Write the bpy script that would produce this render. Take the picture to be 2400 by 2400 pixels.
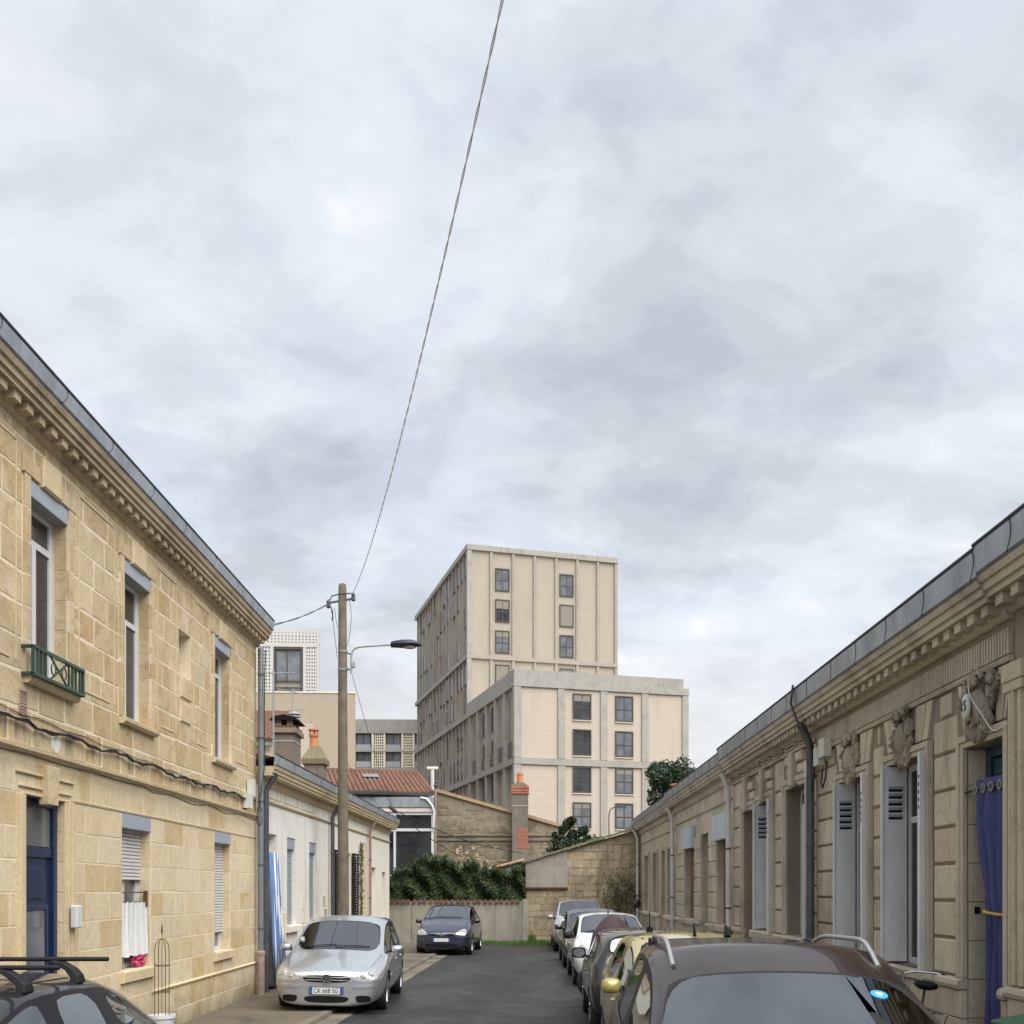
import bpy, bmesh, math, random
from mathutils import Vector, Matrix
from mathutils.bvhtree import BVHTree
random.seed(7)
R = math.radians
for o in list(bpy.data.objects): bpy.data.objects.remove(o)
S = bpy.context.scene
COL = S.collection

# ------------------------------------------------------------------ camera
CAMH, F, CX, CY = 1.95, 2403.0, 1205.0, 2086.0          # eye height, focal length in photo pixels, street vanishing point
cd = bpy.data.cameras.new('camera'); cam = bpy.data.objects.new('camera', cd); COL.objects.link(cam)
cam.location = (0, 0, CAMH); cam.rotation_euler = (R(90), 0, 0)
cd.sensor_width = 36; cd.lens = 36 * F / 2400
cd.shift_x = -(CX - 1200) / 2400; cd.shift_y = (CY - 1200) / 2400
cd.clip_start = .1; cd.clip_end = 3000
S.camera = cam
# ------------------------------------------------------------------ exposure
EXPO = 2.02
S.view_settings.view_transform = 'Standard'; S.view_settings.look = 'None'
S.view_settings.exposure = EXPO; S.view_settings.gamma = 1; S.view_settings.use_curve_mapping = False
# ------------------------------------------------------------------ overcast sky
SUN_EL, SUN_AZ = 57, 140           # sun azimuth clockwise from +Y (north of the scene)
W = bpy.data.worlds.new('World'); S.world = W; W.use_nodes = True
nt = W.node_tree; nt.nodes.clear()
def wn(t, **k):
    n = nt.nodes.new(t)
    for a, b in k.items(): setattr(n, a, b)
    return n
out = wn('ShaderNodeOutputWorld'); bg = wn('ShaderNodeBackground'); nt.links.new(bg.outputs[0], out.inputs[0])
sky = wn('ShaderNodeTexSky', sky_type='NISHITA'); sky.sun_disc = False
sky.sun_elevation = R(SUN_EL); sky.sun_rotation = R(SUN_AZ)
tc = wn('ShaderNodeTexCoord'); sep = wn('ShaderNodeSeparateXYZ'); nt.links.new(tc.outputs['Generated'], sep.inputs[0])
def wm(op, a, b=None):
    n = wn('ShaderNodeMath', operation=op)
    for i, v in enumerate((a, b)):
        if v is None: continue
        if isinstance(v, (int, float)): n.inputs[i].default_value = v
        else: nt.links.new(v, n.inputs[i])
    return n.outputs[0]
den = wm('ADD', wm('MAXIMUM', sep.outputs['Z'], 0.0), .30)      # clouds lie on a flat layer overhead
comb = wn('ShaderNodeCombineXYZ')
nt.links.new(wm('DIVIDE', sep.outputs['X'], den), comb.inputs[0]); nt.links.new(wm('DIVIDE', sep.outputs['Y'], den), comb.inputs[1])
def wnoise(scale, detail, rough, dist, off):
    m = wn('ShaderNodeMapping'); m.inputs['Location'].default_value = off; m.inputs['Scale'].default_value = (.85, 1.05, 1)
    m.inputs['Rotation'].default_value = (0, 0, R(-24))
    nt.links.new(comb.outputs[0], m.inputs[0])
    n = wn('ShaderNodeTexNoise'); nt.links.new(m.outputs[0], n.inputs['Vector'])
    n.inputs['Scale'].default_value = scale; n.inputs['Detail'].default_value = detail
    n.inputs['Roughness'].default_value = rough; n.inputs['Distortion'].default_value = dist
    return n.outputs['Fac']
def wramp(fac, stops, interp='EASE'):
    r = wn('ShaderNodeValToRGB'); r.color_ramp.interpolation = interp
    e = r.color_ramp.elements
    while len(e) < len(stops): e.new(.5)
    for x, (p, c) in zip(e, stops): x.position = p; x.color = (*c, 1)
    nt.links.new(fac, r.inputs[0]); return r.outputs[0]
def wmix(f, a, b, bt='MIX'):
    n = wn('ShaderNodeMix', data_type='RGBA', blend_type=bt)
    for s, v in ((n.inputs[0], f), (n.inputs[6], a), (n.inputs[7], b)):
        if isinstance(v, (int, float)): s.default_value = v
        elif isinstance(v, tuple): s.default_value = (*v, 1)
        else: nt.links.new(v, s)
    return n.outputs[2]
SEED = 11.85
big = wnoise(.8, 3, .5, .3, (3.1 + SEED, 7.3, 0)); mid = wnoise(2.2, 5, .55, .35, (1.4, 2.2 + SEED, 4)); fine = wnoise(6.5, 6, .58, .3, (8 + SEED, 3, 1))
patt = wm('ADD', wm('ADD', wm('MULTIPLY', big, .30), wm('MULTIPLY', mid, .36)), wm('MULTIPLY', fine, .34))
cloud = wramp(patt, [(.40, (.535, .57, .645)), (.46, (.615, .66, .735)), (.51, (.70, .75, .82)), (.56, (.79, .835, .89)), (.66, (1.0, 1.0, 1.0))])
cl2 = wmix(wramp(mid, [(.42, (0, 0, 0)), (.62, (.04, .04, .04))]), cloud, wmix(.5, sky.outputs[0], (.66, .76, .83)))  # thin spots let a little blue through
# the layer thins towards the skyline and brightens there
hz = wramp(wm('MAXIMUM', sep.outputs['Z'], 0.0), [(.0, (.75, .75, .75)), (.13, (.55, .55, .55)), (.28, (0, 0, 0))])
cl3 = wmix(hz, cl2, (.98, .97, .945))
nt.links.new(cl3, bg.inputs[0]); bg.inputs[1].default_value = 1.0 / 2 ** EXPO * 1.0
# ------------------------------------------------------------------ sun behind the cloud
sd = bpy.data.lights.new('sun', 'SUN'); sun = bpy.data.objects.new('sun', sd); COL.objects.link(sun)
sd.energy = 1.5; sd.angle = R(68); sd.color = (1, .965, .9)
sun.rotation_euler = (R(90 - SUN_EL), 0, R(180 - SUN_AZ)); sun.location = (20, -20, 40)

# ================================================================== helpers
def P(px, py, D):                          # photo pixel at depth D -> point
    return Vector(((px - CX) / F * D, D, CAMH - (py - CY) / F * D))
def tag(o, label=None, cat=None, group=None, kind=None):
    for k, v in (('label', label), ('category', cat), ('group', group), ('kind', kind)):
        if v: o[k] = v
    return o
def empty(name, loc=(0, 0, 0), rz=0, label=None, cat=None, group=None, parent=None):
    o = bpy.data.objects.new(name, None); COL.objects.link(o); o.empty_display_size = .2
    o.location = loc; o.rotation_euler = (0, 0, rz)
    if parent: o.parent = parent
    return tag(o, label, cat, group)
def link(name, me, parent=None):
    o = bpy.data.objects.new(name, me); COL.objects.link(o)
    if parent: o.parent = parent
    return o
class MB:
    def __init__(s): s.v = []; s.f = []; s.mi = []; s.cur = 0
    def add(s, vs, fs):
        b = len(s.v); s.v += [tuple(v) for v in vs]
        for f in fs: s.f.append([b + i for i in f]); s.mi.append(s.cur)
        return s
    def box(s, x0, x1, y0, y1, z0, z1):
        if x0 > x1: x0, x1 = x1, x0
        if y0 > y1: y0, y1 = y1, y0
        if z0 > z1: z0, z1 = z1, z0
        return s.add([(x0,y0,z0),(x1,y0,z0),(x1,y1,z0),(x0,y1,z0),(x0,y0,z1),(x1,y0,z1),(x1,y1,z1),(x0,y1,z1)],
              [(0,3,2,1),(4,5,6,7),(0,1,5,4),(1,2,6,5),(2,3,7,6),(3,0,4,7)])
    def stone(s, x0, x1, z0, z1, yf, yb, c, j=0):       # block with a chamfered face towards -y
        r = lambda: random.uniform(-j, j)
        a = [(x0+r(), z0+r()), (x1+r(), z0+r()), (x1+r(), z1+r()), (x0+r(), z1+r())]
        cx, cz = (x0+x1)/2, (z0+z1)/2
        ins = [(x + (c if x < cx else -c), z + (c if z < cz else -c)) for x, z in a]
        vs = [(x, yf, z) for x, z in ins] + [(x, yf + c, z) for x, z in a] + [(x, yb, z) for x, z in a]
        fs = [(0,1,2,3)] + [(i, i+4, (i+1) % 4 + 4, (i+1) % 4) for i in range(4)] + [(i+4, i+8, (i+1) % 4 + 8, (i+1) % 4 + 4) for i in range(4)] + [(11,10,9,8)]
        return s.add(vs, fs)
    def prism_x(s, prof, x0, x1):                        # (y, z) profile swept along x
        n = len(prof)
        return s.add([(x0, y, z) for y, z in prof] + [(x1, y, z) for y, z in prof],
              [(i, (i+1) % n, (i+1) % n + n, i + n) for i in range(n)] + [tuple(range(n))[::-1], tuple(range(n, 2*n))])
    def prism_y(s, prof, y0, y1):                        # (x, z) outline given a thickness along y
        n = len(prof)
        return s.add([(x, y0, z) for x, z in prof] + [(x, y1, z) for x, z in prof],
              [(i, i + n, (i+1) % n + n, (i+1) % n) for i in range(n)] + [tuple(range(n)), tuple(range(n, 2*n))[::-1]])
    def prism_z(s, prof, z0, z1):
        n = len(prof)
        return s.add([(x, y, z0) for x, y in prof] + [(x, y, z1) for x, y in prof],
              [(i, (i+1) % n, (i+1) % n + n, i + n) for i in range(n)] + [tuple(range(n))[::-1], tuple(range(n, 2*n))])
    def tube(s, pts, r, n=8, closed=False):
        pts = [Vector(p) for p in pts]; m = len(pts); rs = r if isinstance(r, (list, tuple)) else [r] * m
        vs = []; up = Vector((0, 0, 1)); prev = None
        for i, p in enumerate(pts):
            if closed: t = pts[(i+1) % m] - pts[i-1]
            else: t = pts[min(i+1, m-1)] - pts[max(i-1, 0)]
            t.normalize()
            a = prev if prev is not None else (Vector((1, 0, 0)) if abs(t.z) > .9 else up)
            a = (a - t * a.dot(t))
            if a.length < 1e-5: a = t.orthogonal()
            a.normalize(); b = t.cross(a); prev = a
            for k in range(n):
                q = 2 * math.pi * k / n; vs.append(p + (a * math.cos(q) + b * math.sin(q)) * rs[i])
        fs = []
        for i in range(m if closed else m - 1):
            for k in range(n):
                j = (i + 1) % m
                fs.append((i*n+k, i*n+(k+1) % n, j*n+(k+1) % n, j*n+k))
        if not closed: fs += [tuple(range(n))[::-1], tuple(range((m-1)*n, m*n))]
        return s.add(vs, fs)
    def bar(s, a, b, w, h=None):                         # rectangular bar between two points
        a, b = Vector(a), Vector(b); h = h or w; t = (b - a).normalized()
        u = Vector((0, 0, 1)) if abs(t.z) < .95 else Vector((1, 0, 0))
        x = t.cross(u).normalized(); y = x.cross(t)
        c = [(-1,-1),(1,-1),(1,1),(-1,1)]
        return s.add([p + x*(i*w/2) + y*(j*h/2) for p in (a, b) for i, j in c],
              [(0,3,2,1),(4,5,6,7),(0,1,5,4),(1,2,6,5),(2,3,7,6),(3,0,4,7)])
    def revolve(s, prof, c=(0, 0, 0), axis='z', n=16):   # prof [(r, h)]
        vs = []; c = Vector(c)
        for r, h in prof:
            for k in range(n):
                q = 2 * math.pi * k / n; a, b = r * math.cos(q), r * math.sin(q)
                vs.append(c + Vector({'z': (a, b, h), 'y': (a, h, -b), 'x': (h, a, b)}[axis]))
        m = len(prof)
        fs = [(i*n+k, i*n+(k+1) % n, (i+1)*n+(k+1) % n, (i+1)*n+k) for i in range(m-1) for k in range(n)]
        if prof[0][0] > 1e-6: fs.append(tuple(range(n))[::-1])
        if prof[-1][0] > 1e-6: fs.append(tuple(range((m-1)*n, m*n)))
        return s.add(vs, fs)
    def mesh(s, name, mats):
        me = bpy.data.meshes.new(name); me.from_pydata(s.v, [], s.f); me.update()
        for m in (mats if isinstance(mats, (list, tuple)) else [mats]): me.materials.append(m)
        if any(s.mi): me.polygons.foreach_set('material_index', s.mi)
        return me
    def build(s, name, mats, parent=None, smooth=False, bevel=0, angle=40):
        me = s.mesh(name, mats)
        if smooth:
            me.polygons.foreach_set('use_smooth', [True] * len(me.polygons)); me.set_sharp_from_angle(angle=R(angle))
        o = link(name, me, parent)
        if bevel:
            b = o.modifiers.new('bevel', 'BEVEL'); b.width = bevel; b.segments = 2; b.limit_method = 'ANGLE'
        return o
def wall_panel(mb, x0, x1, z0, z1, ops, yf, depth):      # closed wall slab facing -y with openings
    xs = sorted({x0, x1, *[min(max(v, x0), x1) for o in ops for v in o[:2]]}); zs = sorted({z0, z1, *[min(max(v, z0), z1) for o in ops for v in o[2:4]]})
    yb = yf + depth
    solid = lambda i, k: 0 <= i < len(xs)-1 and 0 <= k < len(zs)-1 and not any(o[0] < (xs[i]+xs[i+1])/2 < o[1] and o[2] < (zs[k]+zs[k+1])/2 < o[3] for o in ops)
    for i in range(len(xs)-1):
        for k in range(len(zs)-1):
            if not solid(i, k): continue
            a, b, c, d = xs[i], xs[i+1], zs[k], zs[k+1]
            mb.add([(a,yf,c),(b,yf,c),(b,yf,d),(a,yf,d)], [(0,1,2,3)]); mb.add([(a,yb,c),(b,yb,c),(b,yb,d),(a,yb,d)], [(3,2,1,0)])
            if not solid(i-1, k): mb.add([(a,yf,c),(a,yf,d),(a,yb,d),(a,yb,c)], [(0,1,2,3)])
            if not solid(i+1, k): mb.add([(b,yf,c),(b,yf,d),(b,yb,d),(b,yb,c)], [(3,2,1,0)])
            if not solid(i, k-1): mb.add([(a,yf,c),(b,yf,c),(b,yb,c),(a,yb,c)], [(3,2,1,0)])
            if not solid(i, k+1): mb.add([(a,yf,d),(b,yf,d),(b,yb,d),(a,yb,d)], [(0,1,2,3)])
    return mb
def cut(lo, hi, ivs):                                    # what is left of [lo, hi] outside the intervals
    segs = [(lo, hi)]
    for a, b in ivs:
        n = []
        for s, e in segs:
            if b <= s or a >= e: n.append((s, e)); continue
            if a > s: n.append((s, a))
            if b < e: n.append((b, e))
        segs = n
    return [x for x in segs if x[1] - x[0] > .03]
def ashlar(parent, mat, x0, x1, courses, ops, wid=(.45, .8), gap=.012, yf=-.004, yb=.06, ch=.006, jit=.004, proud=.005, name='stone', limit=300, rot=0):
    done = 0; rest = MB()
    for k in range(len(courses)-1):
        z0, z1 = courses[k], courses[k+1]
        iv = [(o[0], o[1]) for o in ops if o[2] < (z0+z1)/2 < o[3]]
        for a, b in cut(x0, x1, iv):
            n = max(1, round((b-a) / random.uniform(*wid)))
            br = [a + (b-a) * i / n for i in range(n+1)]
            for i in range(1, n): br[i] += random.uniform(-.22, .22) * (b-a) / n + ((k % 2) - .5) * .3 * (b-a) / n
            for i in range(n):
                g = gap/2; y = yf - random.uniform(0, proud)
                args = (br[i]+g, br[i+1]-g, z0+g, z1-g, y, yb, ch, jit)
                if done < limit: MB().stone(*args).build(name, mat, parent); done += 1
                else: rest.stone(*args)
    if rest.v: rest.build(name, mat, parent)['kind'] = 'stuff'
def text_mesh(s, size, mat, name, parent, loc, rot, ext=.002, font_scale_x=1, align='CENTER'):
    c = bpy.data.curves.new(name, 'FONT'); c.body = s; c.size = size; c.extrude = ext; c.align_x = align; c.align_y = 'CENTER'; c.resolution_u = 3
    t = bpy.data.objects.new(name, c); COL.objects.link(t)
    me = bpy.data.meshes.new_from_object(t.evaluated_get(bpy.context.evaluated_depsgraph_get()))
    bpy.data.objects.remove(t); bpy.data.curves.remove(c)
    me.transform(Matrix.Scale(font_scale_x, 4, (1, 0, 0)))
    me.materials.clear(); me.materials.append(mat)
    o = link(name, me, parent); o.location = loc; o.rotation_euler = rot
    return o
# ================================================================== materials
class NT:
    def __init__(s, name):
        s.m = bpy.data.materials.new(name); s.m.use_nodes = True; s.t = s.m.node_tree; s.t.nodes.clear()
        s.out = s.n('ShaderNodeOutputMaterial'); s.b = s.n('ShaderNodeBsdfPrincipled'); s.l(s.b.outputs[0], s.out.inputs[0])
        s._tc = None
    def n(s, t, **k):
        n = s.t.nodes.new(t)
        for a, b in k.items(): setattr(n, a, b)
        return n
    def l(s, a, b): s.t.links.new(a, b)
    def set(s, inp, v):
        i = s.b.inputs[inp] if isinstance(inp, str) else inp
        if hasattr(v, 'links') or hasattr(v, 'is_linked'): s.l(v, i)
        elif isinstance(v, tuple) and len(v) == 3 and i.type == 'RGBA': i.default_value = (*v, 1)
        else: i.default_value = v
        return s
    def tc(s):
        if not s._tc: s._tc = s.n('ShaderNodeTexCoord')
        return s._tc
    def pos(s): return s.n('ShaderNodeNewGeometry').outputs['Position']
    def objco(s): return s.tc().outputs['Object']
    def rnd(s): return s.n('ShaderNodeObjectInfo').outputs['Random']
    def island(s): return s.n('ShaderNodeNewGeometry').outputs['Random Per Island']
    def math(s, op, a, b=None, clamp=False):
        n = s.n('ShaderNodeMath', operation=op, use_clamp=clamp)
        for i, v in enumerate((a, b)):
            if v is not None: s.set(n.inputs[i], v)
        return n.outputs[0]
    def offs(s, vec, r, k=60):
        a = s.n('ShaderNodeVectorMath', operation='ADD'); s.l(vec, a.inputs[0])
        c = s.n('ShaderNodeCombineXYZ'); q = s.math('MULTIPLY', r, float(k))
        for i in range(3): s.l(q, c.inputs[i])
        s.l(c.outputs[0], a.inputs[1]); return a.outputs[0]
    def mapping(s, vec, scale=(1,1,1), loc=(0,0,0), rot=(0,0,0)):
        m = s.n('ShaderNodeMapping'); s.l(vec, m.inputs[0]); m.inputs['Scale'].default_value = scale; m.inputs['Location'].default_value = loc; m.inputs['Rotation'].default_value = rot
        return m.outputs[0]
    def noise(s, vec, scale, detail=6, rough=.55, dist=0, col=False):
        n = s.n('ShaderNodeTexNoise'); s.l(vec, n.inputs['Vector'])
        n.inputs['Scale'].default_value = scale; n.inputs['Detail'].default_value = detail; n.inputs['Roughness'].default_value = rough; n.inputs['Distortion'].default_value = dist
        return n.outputs['Color' if col else 'Fac']
    def ramp(s, fac, stops, interp='LINEAR'):
        r = s.n('ShaderNodeValToRGB'); r.color_ramp.interpolation = interp; e = r.color_ramp.elements
        while len(e) < len(stops): e.new(.5)
        for x, (p, c) in zip(e, stops): x.position = p; x.color = (*(c if isinstance(c, tuple) else (c, c, c)), 1)
        s.l(fac, r.inputs[0]); return r.outputs[0]
    def mix(s, f, a, b, bt='MIX'):
        n = s.n('ShaderNodeMix', data_type='RGBA', blend_type=bt); s.set(n.inputs[0], f); s.set(n.inputs[6], a); s.set(n.inputs[7], b); return n.outputs[2]
    def bump(s, h, strength=.3, dist=.02):
        b = s.n('ShaderNodeBump'); b.inputs['Strength'].default_value = strength; b.inputs['Distance'].default_value = dist; s.l(h, b.inputs['Height']); s.l(b.outputs[0], s.b.inputs['Normal'])
        return s
def stone(name, cols, dark, grime=.5, streak=.4, vary=.8, island=False, bump=.35, rough=.85, fine=30, blotch=0, band=None, foot=0):
    m = NT(name); rr = m.island() if island else m.rnd()
    co = m.offs(m.objco(), rr)
    pick = m.ramp(rr, [(i / (len(cols)-1), c) for i, c in enumerate(cols)])
    base = m.mix(vary, cols[len(cols)//2], pick)
    n1 = m.noise(co, 2.4, 5, .6, .4); n2 = m.noise(co, fine, 5, .7)
    c = m.mix(m.ramp(n1, [(.35, 0.0), (.7, .55)]), base, m.mix(.5, base, cols[-1]))
    c = m.mix(.35, c, m.mix(1.0, c, m.ramp(n2, [(.3, .55), (.7, 1.25)]), 'MULTIPLY'))
    w = m.pos()
    if blotch:
        c = m.mix(m.math('MULTIPLY', m.ramp(m.noise(co, 4.5, 6, .7, 1.2), [(.52, 0.0), (.60, 1.0)]), blotch), c, m.mix(1.0, c, (.72,.66,.56), 'MULTIPLY'))
        c = m.mix(m.math('MULTIPLY', m.ramp(m.noise(w, 1.7, 7, .7, .9), [(.55, 0.0), (.64, 1.0)]), blotch*.8), c, (.66,.58,.43))
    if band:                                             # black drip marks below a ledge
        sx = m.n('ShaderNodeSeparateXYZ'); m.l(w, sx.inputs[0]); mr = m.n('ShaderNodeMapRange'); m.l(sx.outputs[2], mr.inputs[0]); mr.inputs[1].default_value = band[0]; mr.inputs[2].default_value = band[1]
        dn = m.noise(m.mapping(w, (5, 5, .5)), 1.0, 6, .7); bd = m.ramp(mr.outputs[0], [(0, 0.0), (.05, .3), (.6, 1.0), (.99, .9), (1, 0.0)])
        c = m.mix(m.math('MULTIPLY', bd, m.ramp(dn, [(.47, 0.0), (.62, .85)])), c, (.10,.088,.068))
    if foot:                                             # splash dirt and algae along the foot of the wall
        sx = m.n('ShaderNodeSeparateXYZ'); m.l(w, sx.inputs[0]); fz = m.math('ADD', sx.outputs[2], m.math('MULTIPLY', m.noise(w, 3.0, 6, .65), -.9))
        c = m.mix(m.ramp(m.math('ADD', fz, .45), [(0, .8), (foot, 0.0)]), c, (.17,.15,.095))
    g = m.noise(w, .9, 6, .62, .6); st = m.noise(m.mapping(w, (3.2, 3.2, .35)), 1.0, 6, .65, .3)
    c = m.mix(m.math('MULTIPLY', m.ramp(g, [(.48, 0.0), (.72, 1.0)]), grime), c, dark)
    c = m.mix(m.math('MULTIPLY', m.ramp(st, [(.52, 0.0), (.74, 1.0)]), streak), c, dark)
    m.set('Base Color', c).set('Roughness', rough)
    m.bump(m.math('ADD', n2, m.noise(co, 6, 4)), bump, .012)
    return m.m
def plain(name, col, rough=.6, metal=0, var=.12, scale=8, bump=.1, dirt=None, dirt_amt=.4, coat=0, spec=.5):
    m = NT(name); w = m.objco(); n = m.noise(w, scale, 6, .6)
    lo, hi = tuple(c*(1-var) for c in col), tuple(min(1, c*(1+var)) for c in col)
    c = m.ramp(n, [(.3, lo), (.7, hi)])
    if dirt: c = m.mix(m.math('MULTIPLY', m.ramp(m.noise(m.mapping(m.pos(), (1.5, 1.5, .5)), 1.3, 6, .65, .4), [(.45, 0.0), (.7, 1.0)]), dirt_amt), c, dirt)
    m.set('Base Color', c).set('Roughness', rough).set('Metallic', float(metal)).set('Coat Weight', float(coat)).set('Specular IOR Level', spec)
    if bump: m.bump(m.noise(w, scale*5, 4), bump, .01)
    return m.m
M = {}
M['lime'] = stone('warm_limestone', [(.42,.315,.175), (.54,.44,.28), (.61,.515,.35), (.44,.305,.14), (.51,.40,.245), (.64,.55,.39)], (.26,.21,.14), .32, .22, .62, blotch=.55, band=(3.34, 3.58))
M['lime_low'] = stone('pale_limestone', [(.62,.51,.335), (.66,.56,.39), (.69,.60,.44), (.52,.38,.19), (.65,.55,.38), (.70,.61,.455)], (.34,.275,.18), .25, .2, .72, blotch=.4, foot=.55)
M['lime_trim'] = stone('limestone_trim', [(.58,.47,.29), (.62,.51,.33), (.57,.46,.28)], (.19,.16,.11), .3, .2, .6)
M['mortar'] = stone('pale_mortar', [(.68,.59,.43), (.71,.63,.47), (.68,.59,.43)], (.4,.33,.22), .25, .15, .3)
M['cornice'] = stone('weathered_cornice_stone', [(.44,.36,.235), (.47,.39,.26), (.43,.35,.23)], (.13,.11,.08), .55, .45, .6)
M['grey_lime'] = stone('grey_limestone', [(.54,.475,.36), (.60,.53,.405), (.63,.565,.44), (.52,.435,.305), (.60,.535,.415)], (.19,.175,.15), .55, .6, 1.0, blotch=.35)
M['grey_trim'] = stone('grey_limestone_trim', [(.49,.435,.34), (.53,.475,.375), (.51,.455,.355)], (.17,.15,.125), .6, .55, .6)
M['grey_mortar'] = stone('sooty_joint', [(.22,.19,.145), (.26,.225,.17), (.22,.19,.145)], (.13,.11,.085), .5, .4, .3)  # mortar dark with soot in the block joints
M['carved'] = stone('sooty_carved_stone', [(.38,.335,.26), (.43,.38,.30), (.39,.345,.27)], (.09,.08,.068), .8, .6, .5, bump=1.0, fine=45)
M['render'] = stone('stained_white_render', [(.70,.68,.62), (.73,.71,.655), (.70,.68,.625)], (.38,.355,.305), .42, .5, .4, bump=.15)
M['render2'] = stone('cream_render', [(.70,.67,.575), (.73,.70,.605), (.70,.67,.575)], (.5,.46,.36), .15, .15, .4, bump=.1)
M['yardwall'] = stone('grey_cement_render', [(.27,.255,.215), (.31,.29,.24), (.285,.27,.225)], (.15,.14,.12), .8, .8, .5, bump=.4)
M['sootwall'] = stone('sooty_chimney_render', [(.17,.145,.115), (.21,.18,.145), (.185,.16,.13)], (.085,.075,.062), .7, .6, .6, bump=.6)
M['rubble'] = stone('brown_rubble', [(.20,.165,.11), (.27,.225,.15), (.31,.265,.185), (.18,.15,.105), (.235,.20,.14)], (.085,.075,.058), .9, .6, 1.0, island=True, bump=.8, blotch=.4)
M['rubble_bed'] = stone('rubble_mortar', [(.24,.205,.145), (.27,.23,.165), (.24,.20,.14)], (.11,.095,.07), .6, .5, .5)
M['endstone'] = stone('old_wall_stone', [(.33,.27,.175), (.38,.31,.205), (.42,.355,.25), (.29,.235,.155), (.40,.315,.18)], (.115,.10,.08), 1.0, .6, 1.0, bump=.8, blotch=.5)
M['terracotta'] = stone('terracotta', [(.13,.058,.034), (.165,.075,.043), (.145,.072,.046)], (.06,.042,.034), .9, .4, .9)
M['pot'] = stone('orange_clay', [(.55,.19,.075), (.58,.22,.09), (.55,.2,.08)], (.3,.13,.07), .3, .3, .5)
M['brick'] = stone('red_brick', [(.36,.12,.07), (.42,.16,.09), (.33,.12,.08)], (.17,.12,.09), .5, .3, .9)
M['coping'] = stone('mossy_tile', [(.40,.27,.15), (.45,.31,.18), (.36,.25,.15)], (.16,.14,.09), .6, .3, .9)
M['moss'] = stone('mossy_roof_edge', [(.17,.15,.085), (.21,.19,.10), (.16,.15,.09)], (.07,.075,.035), .7, .3, .9)
M['zinc'] = plain('zinc_sheet', (.33,.365,.395), .42, .5, .18, 3, .06, (.10,.115,.125), .5)
M['zinc_edge'] = plain('dark_zinc_edge', (.035,.04,.048), .5, .3, .2)
M['zincpipe'] = plain('grey_zinc_pipe', (.22,.245,.27), .45, .45, .15, 5, .06, (.1,.1,.1), .35)
M['zincdark'] = plain('dark_zinc_pipe', (.09,.10,.115), .45, .4, .2)
M['whitepipe'] = plain('white_pipe', (.62,.62,.60), .45, 0, .1, 6, .05, (.35,.33,.3), .4)
M['rustpipe'] = plain('rusty_cast_iron', (.30,.215,.18), .8, .0, .25)
M['shutterbox'] = plain('grey_shutter_box', (.30,.335,.385), .45, 0, .04)
M['upvc'] = plain('white_window_frame', (.56,.58,.61), .4, 0, .05)
M['slat'] = plain('pale_roller_slat', (.60,.60,.585), .5, 0, .08, 6, .03, (.4,.38,.34), .25)
M['slatgrey'] = plain('grey_roller_slat', (.34,.365,.395), .5, 0, .08)
M['shutpaint'] = plain('grey_blue_shutter', (.68,.695,.71), .55, 0, .05, 7, .05, (.30,.30,.31), .25)
M['black'] = plain('black', (.008,.008,.009), .8, 0, .1, spec=.2)
M['blackrubber'] = plain('rubber', (.018,.018,.019), .75, 0, .2)
M['blackplastic'] = plain('black_plastic', (.013,.013,.015), .55, 0, .1, spec=.25)
M['cable'] = plain('black_cable', (.018,.018,.02), .6, 0, .1)
M['greycable'] = plain('grey_twisted_cable', (.62,.63,.65), .6, 0, .2)
M['bluedoor'] = plain('navy_door_paint', (.008,.022,.068), .35, 0, .12)
M['tealdoor'] = plain('teal_door_paint', (.012,.060,.085), .4, 0, .15)
M['greeniron'] = plain('green_iron', (.022,.062,.043), .45, .1, .15)
M['iron'] = plain('black_iron', (.025,.022,.02), .6, .3, .2)
M['rustiron'] = plain('rusty_iron', (.13,.07,.04), .8, .2, .3)
M['fabric_white'] = plain('thin_white_cloth', (.62,.62,.62), .9, 0, .06)
M['fabric_blue'] = plain('violet_blue_curtain', (.050,.062,.165), .9, 0, .12, 20)
M['yellowtie'] = plain('yellow_rope', (.55,.33,.04), .8)
M['pink'] = plain('pink_flowers', (.55,.05,.16), .7, 0, .5, 18)
M['board'] = plain('pale_blue_board', (.50,.57,.61), .6, 0, .06, 4, .05, (.35,.38,.38), .4)
M['cream'] = plain('cream_paint', (.60,.56,.44), .6, 0, .08, 4, .05, (.35,.3,.22), .4)
M['plasticbox'] = plain('pale_junction_box', (.56,.57,.53), .5)
M['wood'] = plain('weathered_pole_wood', (.135,.11,.08), .85, 0, .3, 5, .5)
M['brownpanel'] = plain('brown_roller', (.22,.12,.085), .6, 0, .15)
M['concrete'] = stone('grey_precast', [(.33,.32,.29), (.37,.36,.325), (.34,.33,.30)], (.21,.20,.18), .55, .6, .7, bump=.1, fine=6)
M['concrete2'] = stone('darker_precast', [(.33,.30,.26), (.37,.335,.29), (.34,.31,.27)], (.2,.195,.175), .4, .4, .7, bump=.1, fine=6)
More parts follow.
